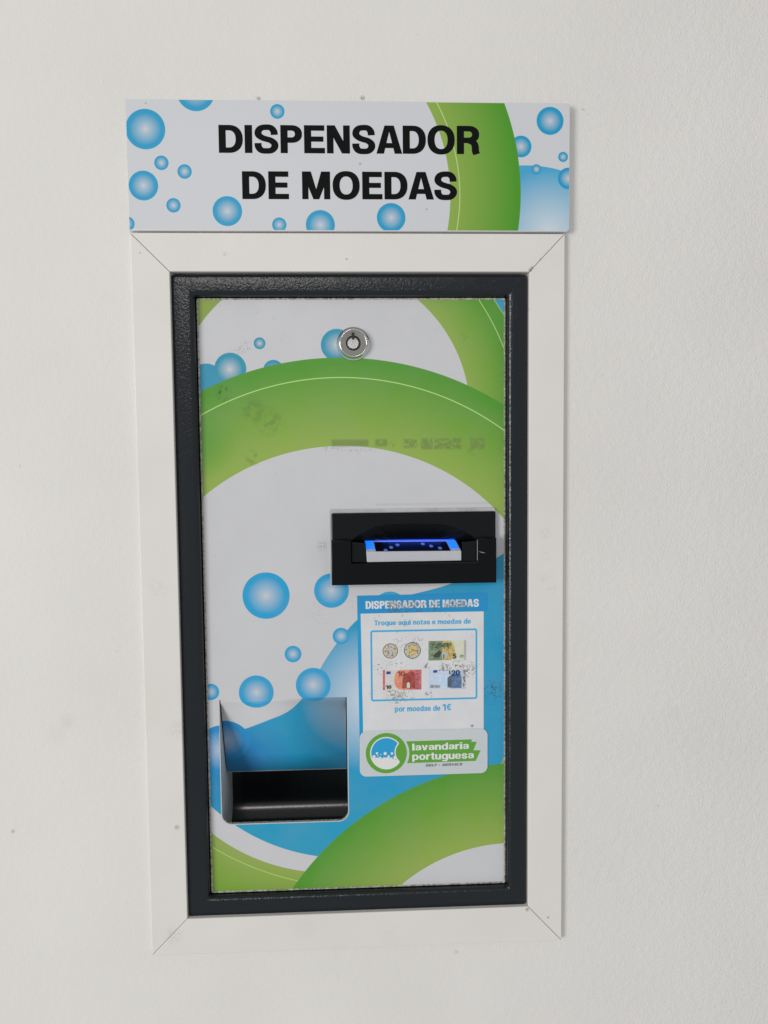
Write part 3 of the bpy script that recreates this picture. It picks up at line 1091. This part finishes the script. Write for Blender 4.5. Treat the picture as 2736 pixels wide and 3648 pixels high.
M_CHROME = simple('polished_chrome', (.72, .72, .71, 1), .1, 1.0)
M_STEEL = simple('worn_steel_face', (.27, .26, .245, 1), .45, .85, bump=(.6, .12, .2), vary=.25)
M_PIN = simple('scratched_pin', (.62, .62, .62, 1), .38, 1.0, bump=(1.2, .7, .4), vary=.4)
M_VOID = simple('keyway_black', (.008, .008, .008, 1), .5)
yF = Y_PANEL - 5.5
lx, lz = P(1259, 1222, yF)
lock = lathe('lock', lx, lz, [(14.1, Y_PANEL + .2), (14.3, Y_PANEL - .5), (13.9, Y_PANEL - 1.1), (13.0, Y_PANEL - 1.6), (12.4, Y_PANEL - 2.4), (12.0, yF + 1.0), (11.8, yF + .4), (11.4, yF + .06), (11.1, yF), (10.9, yF + .1)], M_CHROME, disp)
lock['label'] = 'round chrome tubular key lock'
lathe('lock_face', lx, lz, [(10.9, yF + .12), (6.5, yF + .14), (6.2, yF + .4), (6.2, yF + 2)], M_STEEL, lock, smooth=False)
lathe('keyway', lx, lz, [(6.25, yF + 1.0), (4, yF + 1.02), (0, yF + 1.03)], M_VOID, lock)
lathe('centre_pin', lx - .2, lz - .1, [(4.7, yF + 1.0), (4.7, yF + .3), (4.4, yF + .08), (0, yF + .05)], M_PIN, lock, smooth=False)
plate('key_notch', [circ(lx - .2, lz + 7.6, 1.35, 24)], yF + .05, .2, [M_VOID], lock)
plate('key_notch', [rrect(lx - 1.1, lx + .8, lz + 2.8, lz + 7.2, .3)], yF + .02, .2, [M_VOID], lock)

# ------------------------------------------------------------------ BILL ACCEPTOR
M_BEZ = simple('black_plastic', c(7, 11, 14), .24, bump=(.9, .12, .2), spec=.25)
M_BEZ2 = simple('black_plastic_matt', c(6, 9, 12), .35, bump=(.9, .12, .2), spec=.16)
M_GASK = simple('gasket_grey', c(178, 180, 180), .6, bump=(.5, .4, .5), vary=.25)
yu, ylw = 6.5, 0.5
Xa, Xb = P(1181, 1900, yu)[0], P(1766, 1900, yu)[0]
Zt, Zm, Zb = P(1480, 1825, yu)[1], P(1480, 1921, ylw)[1], P(1480, 2081, ylw)[1]
Xc, Xd = P(1181, 2000, ylw)[0], P(1769, 2000, ylw)[0]
Xe, Xf = P(1252, 2000, ylw)[0], P(1699, 2000, ylw)[0]      # mouth
Zs = P(1480, 2004, ylw)[1]                                 # sill
arch = [(Xe, Zm - 2)] + [P(*q, yu) for q in ((1254, 1928), (1272, 1912), (1305, 1893), (1345, 1876), (1400, 1869), (1480, 1867), (1560, 1868), (1610, 1875), (1650, 1892), (1680, 1910), (1698, 1924))] + [(Xf, Zm - 2)]
arch_hole = [(Xe, Zs)] + arch + [(Xf, Zs)]
acc = plate('bill_acceptor', [rrect(Xa, Xb, Zb + 3, Zt, 1.6), arch_hole], yu, 4.6, [M_BEZ], disp, bevel=.9)
acc['label'] = 'black banknote reader bezel with blue lit slot'
u_loop = [(Xc, Zb), (Xd, Zb), (Xd, Zm), (Xf, Zm), (Xf, Zs), (Xe, Zs), (Xe, Zm), (Xc, Zm)]
lip = plate('lower_lip', [u_loop], ylw, 5.9, [M_BEZ2], acc, bevel=1.1)
g0 = (Xa - 1.6, Xb + .3, Zb + 1.2, Zt + 3.0)
plate('gasket', [rrect(*g0, 1.5), rrect(Xa + 3, Xb - 3, Zb + 5, Zt - 3)], Y_PANEL - 1.6, 1.55, [M_GASK], acc, bevel=.4)
# throat: sloped hood from the arch down to the slot, and the back wall
bm = bmesh.new()
yk = 26.0
zs_top = P(1480, 1923, 16)[1]
hood_f = [bm.verts.new((x * MM, (yu + .6) * MM, z * MM)) for x, z in arch]
hx0, hx1 = P(1290, 1924, 16)[0], P(1640, 1924, 16)[0]
hood_b = [bm.verts.new(((hx0 + (hx1 - hx0) * i / (len(arch) - 1)) * MM, 16 * MM, zs_top * MM)) for i in range(len(arch))]
for i in range(len(arch) - 1):
    bm.faces.new((hood_f[i], hood_f[i + 1], hood_b[i + 1], hood_b[i]))
bm_obj('slot_hood', bm, acc, [M_BEZ2])
bm = bmesh.new()
prism_bm(bm, rrect(Xe - 3, Xf + 3, Zs - 6, Zt - 2), 30, 32)
prism_bm(bm, rrect(Xe - 2, Xe + .2, Zs - 4, Zm + 3), 6.6, 30)
prism_bm(bm, rrect(Xf - .2, Xf + 2, Zs - 4, Zm + 3), 6.6, 30)
prism_bm(bm, rrect(Xe - 2, Xf + 2, Zs - 2.5, Zs - .3), 6.6, 30)
bm_obj('slot_housing', bm, acc, [M_BEZ2])
# cheeks beside the ramp
ya, yb2 = 2.2, 15.5


def ramp_pt(px, py, y):
    q = P(px, py, y)
    return (q[0], y, q[1])


def solid(name, pts_front, pts_back, mat, parent, bevel=None):
    """hexahedron from two quads of 3D mm points"""
    bm = bmesh.new()
    a_ = [bm.verts.new(Vector(p) * MM) for p in pts_front]
    b_ = [bm.verts.new(Vector(p) * MM) for p in pts_back]
    bm.faces.new(a_)
    bm.faces.new(b_)
    n = len(a_)
    for i in range(n):
        bm.faces.new((a_[i], a_[(i + 1) % n], b_[(i + 1) % n], b_[i]))
    return bm_obj(name, bm, parent, [mat], bevel=bevel)


M_PLAST = N('frosted_plastic')
M_PLAST.obj()
M_PLAST.bump(M_PLAST.noise(.12, 3, .6), .5, .8)
M_PLAST.b.inputs['Subsurface Weight'].default_value = .3
M_PLAST.b.inputs['Subsurface Radius'].default_value = (.003, .003, .004)
M_PLAST = M_PLAST.out(c(176, 178, 184), .3)
# ramp body: front wall + sloping top
fl, frr = ramp_pt(1308, 2003, ya), ramp_pt(1644, 1997, ya)
tl, tr_ = ramp_pt(1305, 1966, ya), ramp_pt(1644, 1963, ya)
bl, br = ramp_pt(1298, 1927, yb2), ramp_pt(1624, 1924, yb2)
bm = bmesh.new()
v = [bm.verts.new(Vector(p) * MM) for p in (fl, frr, tr_, tl, bl, br, (br[0], yb2, fl[2]), (bl[0], yb2, fl[2]))]
for idx in ((0, 1, 2, 3), (3, 2, 5, 4), (4, 5, 6, 7), (0, 3, 4, 7), (1, 6, 5, 2), (0, 7, 6, 1)):
    bm.faces.new([v[i] for i in idx])
ramp = bm_obj('note_ramp', bm, acc, [M_PLAST], bevel=.5)
ramp['label'] = 'frosted clear plastic note ramp'


def on_ramp(u, t_, lift):
    """u across 0..1, t up the slope 0..1"""
    f = Vector(tl).lerp(Vector(tr_), u)
    b = Vector(bl).lerp(Vector(br), u)
    p = f.lerp(b, t_)
    sl = (Vector(bl) - Vector(tl)).normalized()
    n = Vector((0, -sl.z, sl.y))
    if n.z < 0:
        n = -n
    n.x = 0
    n.normalize()
    return p + n * lift


def ramp_quad(name, u0_, u1_, t0, t1, lift, mat, parent, u0b=None, u1b=None):
    u0b = u0_ if u0b is None else u0b
    u1b = u1_ if u1b is None else u1b
    bm = bmesh.new()
    top = [on_ramp(u0_, t0, lift), on_ramp(u1_, t0, lift), on_ramp(u1b, t1, lift), on_ramp(u0b, t1, lift)]
    bot = [on_ramp(u0_, t0, lift - .3), on_ramp(u1_, t0, lift - .3), on_ramp(u1b, t1, lift - .3), on_ramp(u0b, t1, lift - .3)]
    a_ = [bm.verts.new(p * MM) for p in top]
    b_ = [bm.verts.new(p * MM) for p in bot]
    bm.faces.new(a_)
    bm.faces.new(b_)
    for i in range(4):
        bm.faces.new((a_[i], a_[(i + 1) % 4], b_[(i + 1) % 4], b_[i]))
    return bm_obj(name, bm, parent, [mat])


def emit(name, colr, st_):
    n = N(name)
    n.b.inputs['Emission Color'].default_value = colr
    n.b.inputs['Emission Strength'].default_value = st_
    return n.out((.05, .1, .3, 1), .3)


M_LED = emit('blue_led', (.0, .07, 1, 1), 1.2)
M_LED2 = emit('pale_led', (.0, .2, 1, 1), 1.0)
M_SENS = simple('sensor_window_black', c(4, 5, 8), .35, spec=.2)
# third level would exceed the tree: all lie directly under the acceptor
ramp_quad('sensor_plate', .10, .885, .02, .86, .45, M_SENS, acc)
ramp_quad('light_strip', .003, .095, .2, .97, .42, M_LED2, acc)
ramp_quad('light_strip', .893, .985, .2, .97, .42, M_LED2, acc)
ramp_quad('light_bar', .003, .985, .98, 1.06, .5, M_LED, acc)
M_DOT = emit('sensor_dot', (.12, .2, .6, 1), .35)
for u_, t_ in ((.205, .08), (.27, .33), (.345, .55), (.62, .62), (.70, .42), (.785, .23)):
    bm = bmesh.new()
    cpt = on_ramp(u_, t_, .62)
    ring_ = []
    sl = (on_ramp(u_, t_ + .1, .62) - cpt).normalized()
    for k2 in range(16):
        th_ = 2 * math.pi * k2 / 16
        ring_.append(bm.verts.new((cpt + Vector((1, 0, 0)) * 1.7 * math.cos(th_) + sl * 1.9 * math.sin(th_)) * MM))
    ce = bm.verts.new((cpt + Vector((0, -.35, .3))) * MM)
    for k2 in range(16):
        bm.faces.new((ring_[k2], ring_[(k2 + 1) % 16], ce))
    bm_obj('sensor_dot', bm, acc, [M_DOT], smooth=True)
# cheek blocks either side of the ramp with a bright edge on the right
M_SCR = simple('scuffed_edge', c(150, 150, 148), .5)
solid('cheek', [ramp_pt(1646, 2000, 3.5), ramp_pt(1697, 2000, 3.5), ramp_pt(1697, 1926, 3.5), ramp_pt(1646, 1932, 3.5)],
      [ramp_pt(1646, 2000, 14), ramp_pt(1697, 2000, 14), ramp_pt(1697, 1926, 14), ramp_pt(1640, 1926, 14)], M_BEZ, acc, .4)
solid('cheek', [ramp_pt(1253, 2004, 3.5), ramp_pt(1306, 2004, 3.5), ramp_pt(1303, 1935, 3.5), ramp_pt(1253, 1932, 3.5)],
      [ramp_pt(1253, 2004, 14), ramp_pt(1306, 2004, 14), ramp_pt(1300, 1928, 14), ramp_pt(1253, 1928, 14)], M_BEZ, acc, .4)
xr, zr = P(1700.5, 1996, ylw - .2)
plate('scuff', [rrect(xr - .2, xr + .2, zr, P(1700, 1924, ylw)[1])], ylw - .05, .1, [M_SCR], acc)
q0, q1, q2, q3 = P(1704, 1964, ylw), P(1718, 1967, ylw), P(1731, 1970, ylw), P(1718, 1969.5, ylw)
plate('scuff', [[q0, q1, q2, q3]], ylw - .05, .1, [M_SCR], acc)
# small blue lamp inside the mouth
l = bpy.data.lights.new('slot_lamp', 'AREA')
l.shape = 'RECTANGLE'
l.size, l.size_y = .078, .004
l.energy = .005
l.color = (.03, .12, 1)
lo = bpy.data.objects.new('slot_lamp', l)
COL.objects.link(lo)
lo.location = Vector(((bl[0] + br[0]) / 2, yb2 - 1.5, bl[2] + 2.2)) * MM
lo.rotation_euler = (Vector((0, -.012, -.006))).to_track_quat('-Z', 'Y').to_euler()

# ------------------------------------------------------------------ INFORMATION LABEL
yP0 = Y_PANEL - .18
C6 = lambda a_, b_, y=yP0: P(1200 + a_ / 2.552, 2080 + b_ / 2.552, y)
M_CYAN = ink('cyan_ink', c(32, 146, 196))
M_CYAN2 = ink('text_cyan_ink', c(62, 160, 205))
sk = N('label_paper')
sk.uv()
colp = sk.mix(sk.mr(sk.noise(.05, 3, .5), .3, .7), c(198, 199, 202), c(205, 206, 208))


def lab_smudge(nn, colr, a_, b_, r_, colx, thr=.5, st_=.85, sc=.42, stretch=(1, 1, 1.7), soft=.07):
    return smudge(nn, colr, 1200 + a_ / 2.552, 2080 + b_ / 2.552, r_, yP0, colx, thr, st_, sc, stretch, soft)


brown, grey = c(105, 92, 72), c(80, 80, 76)
for a_, b_, r_, cc_, thr in ((500, 1000, 9, brown, .5), (560, 1060, 9, brown, .52), (640, 1010, 8, brown, .53), (480, 930, 8, grey, .54), (580, 520, 8, grey, .56),
                             (740, 560, 10, grey, .56), (560, 600, 8, grey, .6), (700, 700, 8, grey, .6), (450, 730, 8, grey, .6), (820, 745, 4, grey, .5), (840, 1005, 5, grey, .52),
                             (400, 760, 9, grey, .57), (560, 760, 9, grey, .58), (980, 760, 6, brown, .48), (1100, 765, 9, brown, .5), (1200, 775, 9, brown, .5),
                             (300, 960, 7, grey, .6), (350, 290, 9, grey, .6), (620, 285, 9, grey, .6), (1000, 280, 9, grey, .6), (1230, 1290, 1.6, grey, .35),
                             (560, 395, 8, grey, .58), (700, 400, 9, grey, .62), (1240, 480, 6, grey, .6), (1270, 730, 5, grey, .58)):
    colp = lab_smudge(sk, colp, a_, b_, r_, cc_, thr)
MSK = sk.out(colp, .45)
hd = N('label_header_ink')
hd.uv()
colh = c(20, 134, 190)
for a_, b_, r_ in ((520, 225, 10), (620, 240, 10), (760, 235, 9), (900, 245, 5)):
    colh = lab_smudge(hd, colh, a_, b_, r_, c(60, 95, 115), .5, .8)
MHD = hd.out(colh, .42)
lab = flat_poly('information_label', [[C6(240, 1440), C6(1335, 1412), C6(1335, 250), C6(215, 268)]], yP0, MSK, disp)
flat_poly('header', [[C6(187, 272), C6(1365, 246), C6(1366, 82), C6(184, 108)]], yP0 - .05, MHD, lab)
flat_poly('side_border', [[C6(187, 272), C6(216, 271), C6(240, 1400), C6(207, 1405)]], yP0 - .035, M_CYAN, lab)
# rounded box outline
o_ = [C6(302, 425), C6(1277, 403), C6(1277, 1045), C6(313, 1070)]
bxx = (min(o_[0][0], o_[3][0]), (o_[1][0] + o_[2][0]) / 2, (o_[2][1] + o_[3][1]) / 2, (o_[0][1] + o_[1][1]) / 2)
bxx = ((o_[0][0] + o_[3][0]) / 2, bxx[1], bxx[2], bxx[3])
tw = 1.55
flat_poly('box_outline', [rrect(*bxx, 2.2), rrect(bxx[0] + tw, bxx[1] - tw, bxx[2] + tw, bxx[3] - tw, 1.0)], yP0 - .05, M_CYAN2, lab)


def T6(s_, a0, b0, a1, b1, cap, mat, **kw):
    return text_line('lettering', s_, (1200 + a0 / 2.552, 2080 + b0 / 2.552), (1200 + a1 / 2.552, 2080 + b1 / 2.552), cap / 2.552, yP0 - .12, mat, lab, **kw)


wl = N('header_white_ink')
wl.uv()
colh = c(205, 208, 210)
for a_, b_, r_ in ((500, 205, 8), (580, 210, 8), (680, 205, 8), (760, 205, 8), (890, 208, 8), (1020, 200, 8), (1090, 200, 8), (1150, 205, 8)):
    colh = lab_smudge(wl, colh, a_, b_, r_, c(135, 125, 112), .46, .8)
MWL = wl.out(colh, .45)
T6('DISPENSADOR DE MOEDAS', 262, 228, 1292, 207, 70, MWL, sx=.30, sy=.2, gap=.045)
T6('Troque aqui notas e moedas de', 340, 379, 1218, 361, 46, M_CYAN2, sx=.225, sy=.17, gap=.075)
T6('por moedas de', 527, 1163, 940, 1153, 50, M_CYAN2, sx=.225, sy=.17, gap=.075)
T6('1€', 962, 1153, 1045, 1149, 60, M_CYAN2, sx=.22, sy=.18, gap=.12)

# pictures on the label
yC = yP0 - .05


def D6(a_, b_, r_, y=yC):
    x, z = C6(a_, b_, y)
    return circ(x, z, R_mm(1200 + a_ / 2.552, 2080 + b_ / 2.552, r_ / 2.552, y), 40)


def coin_mat(name, rim, face, px, py, rr, inner_k):
    n = N(name)
    n.uv()
    x, z = C6(px, py, yC)
    rmm = R_mm(1200 + px / 2.552, 2080 + py / 2.552, rr / 2.552, yC)
    d = n.dist(x, z)
    cc_ = n.mix(n.inside(d, rmm * inner_k, .15), rim, face)
    cc_ = n.mix(n.inside(n.math('ABSOLUTE', n.math('SUBTRACT', d, rmm * .95)), rmm * .04, .1), cc_, c(70, 64, 55))
    no = n.mr(n.noise(.55, 3, .6, w=px * .1), .53, .58)
    cc_ = n.mix(n.math('MULTIPLY', no, n.math('MULTIPLY', n.inside(d, rmm * .85, .5), .75)), cc_, c(92, 80, 62))
    return n.out(cc_, .45)


flat_poly('coin_picture', [D6(486, 610, 70)], yC, coin_mat('one_euro_print', c(190, 176, 150), c(178, 178, 172), 486, 610, 70, .68), lab)
flat_poly('coin_picture', [D6(687, 605, 77)], yC, coin_mat('two_euro_print', c(176, 178, 176), c(196, 176, 128), 687, 605, 77, .72), lab)


def note(pts, mat, shapes, texts):
    base = flat_poly('banknote_picture', [[C6(*p, yC) for p in pts]], yC, mat, lab)
    for k2, (lp, m) in enumerate(shapes):
        flat_poly('banknote_print', [[C6(*p, yC) for p in lp]], yC - .04 * (k2 + 1), m, lab)
    for s_, p0, p1, cap, m, kw in texts:
        text_line('banknote_number', s_, (1200 + p0[0] / 2.552, 2080 + p0[1] / 2.552), (1200 + p1[0] / 2.552, 2080 + p1[1] / 2.552), cap / 2.552, yC - .04 * (len(shapes) + 2), m, lab, **kw)


def mott(name, c1, c2, sc=.35, thr=.5):
    n = N(name)
    n.uv()
    return n.out(n.mix(n.mr(n.noise(sc, 4, .65, w=len(name) * 3), thr - .07, thr + .07), c1, c2), .45)


def arc_pts(cx, cy, rx, ry, a0, a1, n=14):
    return [(cx + rx * math.cos(rad(a0 + (a1 - a0) * k / n)), cy - ry * math.sin(rad(a0 + (a1 - a0) * k / n))) for k in range(n + 1)]


m5a = mott('green_note_ink', c(128, 146, 118), c(96, 118, 92))
m5b = mott('green_note_dark', c(62, 72, 58), c(110, 126, 96), .6)
m5c = mott('yellow_note_ink', c(196, 176, 104), c(166, 140, 82))
m5d = mott('pale_note_ink', c(200, 203, 184), c(194, 197, 178))
mgr = mott('note_strip_grey', c(172, 174, 172), c(158, 160, 158))
mdk = mott('note_dark_ink', c(44, 48, 44), c(70, 78, 66), .8)
note([(833, 520), (1172, 512), (1172, 690), (833, 697)], m5d,
     [([(833, 520), (960, 518), (960, 695), (833, 697)], m5a),
      ([(958, 518), (1035, 516)] + arc_pts(1020, 605, 52, 88, 70, -80) + [(958, 694)], m5c),
      ([(845, 540), (1045, 534), (1040, 570), (1022, 566), (1016, 598), (1005, 572), (985, 572), (978, 600), (966, 574), (945, 575), (930, 590), (845, 578)], m5b),
      ([(875, 650), (905, 625), (930, 600), (950, 618), (940, 660), (905, 672), (882, 668)], mdk),
      ([(955, 615), (1015, 610), (1010, 668), (958, 690)], mott('note_silver', c(176, 178, 160), c(160, 164, 140))),
      ([(1157, 513), (1172, 512), (1172, 690), (1157, 690)], mgr),
      ([(968, 640), (976, 640), (976, 680), (968, 680)], mdk),
      ([(1116, 646), (1150, 645), (1150, 668), (1116, 669)], mott('note_word_block', c(90, 92, 84), c(170, 172, 160), 1.2, .5))],
     [('5', (1052, 681), (1086, 680), 48, mdk, dict(sx=.24, sy=.18))])
m10a = mott('red_note_ink', c(196, 112, 112), c(180, 88, 92))
m10b = mott('orange_note_ink', c(214, 150, 116), c(204, 128, 104))
m10c = mott('maroon_note_ink', c(136, 52, 52), c(160, 80, 72), .5)
m10w = mott('white_note_ink', c(200, 198, 196), c(194, 190, 188))
mblue = ink('flag_blue_ink', c(48, 72, 150))
mgreen = mott('note_green_ink', c(40, 56, 44), c(66, 84, 66), .8)
note([(418, 785), (768, 780), (768, 960), (418, 965)], m10w,
     [([(418, 785), (438, 785), (438, 965), (418, 965)], m10a),
      (arc_pts(585, 872, 64, 91, 262, 98) + [(768, 780), (768, 960), (600, 963)], m10b),
      ([(660, 782), (768, 780), (768, 960), (660, 962)], m10a),
      ([(595, 950)] + arc_pts(655, 860, 58, 52, 180, 0)[0:] + [(713, 950)], m10c),
      ([(650, 800), (700, 800), (712, 830), (712, 880), (690, 830), (650, 815)], m10c),
      ([(722, 790), (740, 790), (740, 955), (722, 955)], mott('note_hologram', c(110, 50, 60), c(196, 120, 130), .9)),
      ([(636, 945), (636, 905), (650, 890), (664, 905), (664, 945)], m5d),
      ([(450, 797), (487, 796), (487, 820), (450, 821)], mblue),
      ([(545, 912), (592, 908), (592, 945), (548, 948)], mott('note_pattern_red', c(200, 110, 90), c(216, 150, 120), 1.0))],
     [('10', (552, 842), (618, 840), 46, m10c, dict(sx=.2, sy=.16)), ('10', (445, 956), (495, 954), 32, mgreen, dict(sx=.22, sy=.18))])
m20a = mott('pale_blue_note_ink', c(188, 200, 216), c(180, 194, 214))
m20b = mott('mid_blue_note_ink', c(150, 172, 204), c(134, 158, 194))
m20c = mott('dark_blue_note_ink', c(70, 98, 138), c(96, 124, 164), .6)
m20g = mott('grey_blue_note_ink', c(92, 100, 108), c(70, 78, 88), .5)
mnav = ink('navy_ink', c(40, 58, 92))
note([(835, 785), (1140, 780), (1140, 953), (835, 958)], m20a,
     [([(912, 830), (1005, 828), (1005, 955), (912, 957)], mott('note_soft_blue', c(176, 196, 222), c(188, 204, 224))),
      ([(1030, 805), (1130, 790), (1134, 950), (1030, 952)], m20b),
      ([(1006, 942), (1006, 880)] + arc_pts(1045, 870, 40, 36, 180, 90) + [(1050, 942)], m20g),
      ([(1042, 945), (1042, 860)] + arc_pts(1088, 858, 46, 46, 175, 5) + [(1134, 945)], m20c),
      ([(876, 785), (912, 784), (912, 806), (876, 808)], mblue),
      ([(922, 782), (1018, 780), (1018, 788), (922, 790)], mott('note_word_row', c(90, 96, 110), c(190, 200, 214), 1.3)),
      ([(1020, 788), (1030, 788), (1030, 820), (1020, 820)], mdk),
      ([(1146, 782), (1166, 782), (1166, 950), (1146, 952)], mott('note_strip_dark', c(84, 86, 84), c(186, 188, 188), .8)),
      ([(888, 922), (936, 920), (936, 944), (888, 946)], mott('note_word_block_two', c(90, 92, 92), c(180, 184, 190), 1.2))],
     [('20', (1042, 838), (1118, 834), 52, mnav, dict(sx=.19, sy=.15)), ('20', (848, 946), (880, 945), 26, mdk, dict(sx=.15, sy=.12))])

# ------------------------------------------------------------------ LOGO STICKER
yL = yP0 - .5
C5 = lambda a_, b_, y=yL: P(1260 + a_ / 3.318, 2560 + b_ / 3.318, y)
fs = N('frosted_sticker')
fs.obj()
fs.out(c(205, 211, 214), .45)
tn = fs.node('ShaderNodeBsdfTransparent')
mx = fs.node('ShaderNodeMixShader')
mx.inputs[0].default_value = .72
fs.t.links.new(tn.outputs[0], mx.inputs[1])
fs.t.links.new(fs.b.outputs[0], mx.inputs[2])
fs.t.links.new(mx.outputs[0], fs.t.nodes['Material Output'].inputs[0])
# slightly skewed rounded rectangle
A_, B_, C_, D_ = C5(72, 688), C5(1582, 642), C5(1582, 118), C5(72, 152)
rr = rrect(0, 1, 0, 1, 0)
W_, H_ = B_[0] - A_[0], D_[1] - A_[1]
base = rrect(0, W_, 0, H_, 6.0, 8)
def bil(p):
    u, v_ = p[0] / W_, p[1] / H_
    return tuple((A_[i] * (1 - u) + B_[i] * u) * (1 - v_) + (D_[i] * (1 - u) + C_[i] * u) * v_ for i in (0, 1))
logo = flat_poly('logo_sticker', [[bil(p) for p in base]], yL, fs.m, disp)
logo['label'] = 'frosted sticker with washing drum logo'
yG = yL - .08
M_LG = ink('logo_green', c(92, 152, 58))
M_LW = ink('logo_white', c(208, 210, 208))
M_LB = ink('logo_blue', c(44, 148, 196))
M_LK = ink('logo_grey', c(80, 84, 84))


def E5(a_, b_, r_, y, n=64):
    x, z = C5(a_, b_, y)
    k2 = R_mm(1260 + a_ / 3.318, 2560 + b_ / 3.318, 1 / 3.318, y)
    return circ(x, z, r_ * k2, n)


def bite_disc(r_, bx_, br_, y):
    """disc with a round bite on its right"""
    pts_ = []
    cx, cy = 386, 409
    ex, ey = cx + bx_, cy - 12
    n = 120
    for k in range(n):
        t_ = 2 * math.pi * k / n
        x, yv = cx + r_ * math.cos(t_), cy - r_ * math.sin(t_)
        dx, dy = x - ex, yv - ey
        if math.hypot(dx, dy) < br_:
            # ray from disc centre to the near side of the bite circle
            ux, uy = math.cos(t_), -math.sin(t_)
            bq = (cx - ex) * ux + (cy - ey) * uy
            cq = (cx - ex) ** 2 + (cy - ey) ** 2 - br_ ** 2
            disc_ = bq * bq - cq
            tt = -bq - math.sqrt(max(disc_, 0))
            x, yv = cx + ux * tt, cy + uy * tt
        pts_.append(C5(x, yv, y))
    return pts_


flat_poly('logo_ring', [E5(386, 409, 243, yG)], yG, M_LG, logo)
flat_poly('logo_drum', [bite_disc(192, 250, 140, yG - .05)], yG - .05, M_LW, logo)
# water: upper part of the bitten disc above the foam line
wtr = []
yw = yG - .1
full = bite_disc(178, 250, 154, yw)
fo = C5(386, 470, yw)[1]
up = [p for p in full if p[1] > fo + .2]
up.sort(key=lambda p: 0)
start = next(i for i, p in enumerate(full) if p[1] > fo + .2 and full[i - 1][1] <= fo + .2)
seq = []
i = start
while full[i % len(full)][1] > fo + .2:
    seq.append(full[i % len(full)])
    i += 1
foam = [C5(a_, b_, yw) for a_, b_ in ((222, 462), (250, 468), (280, 458), (310, 474), (345, 468), (375, 460), (410, 456), (445, 466), (480, 482), (505, 486))]
loop = seq + foam
flat_poly('logo_water', [loop], yw, M_LB, logo)
bm_list = [(275, 410, 14), (372, 413, 19), (452, 413, 15), (240, 450, 19), (322, 422, 6.5), (287, 437, 7), (313, 463, 14), (413, 447, 14), (490, 461, 21), (355, 462, 7), (450, 462, 6)]
for q in bm_list:
    flat_poly('logo_bubble', [E5(*q, yG - .15, 24)], yG - .15, M_LW, logo)
left = []
for k in range(9):
    yy = 270 + (527 - 270) * k / 8
    dx = math.sqrt(max(272 ** 2 - (yy - 409) ** 2, 0))
    left.append((386 + dx, yy))
ban = [(x, yv) for x, yv in reversed(left)] + [(1397, 246), (1390, 275), (1455, 273), (1415, 375), (1500, 375), (1442, 500)]
flat_poly('logo_banner', [[C5(*p, yG) for p in ban]], yG, M_LG, logo)


def T5(s_, a0, b0, a1, b1, cap, mat, **kw):
    return text_line('lettering', s_, (1260 + a0 / 3.318, 2560 + b0 / 3.318), (1260 + a1 / 3.318, 2560 + b1 / 3.318), cap / 3.318, yG - .12, mat, logo, **kw)


T5('lavandaria', 692, 378, 1362, 358, 82, M_LW, sx=.23, sy=.17, gap=.05)
T5('portuguesa', 692, 491, 1420, 470, 86, M_LW, sx=.23, sy=.17, gap=.05)
T5('SELF - SERVICE', 848, 567, 1280, 553, 27, M_LK, sx=.2, sy=.17, gap=.16, slant=.25)
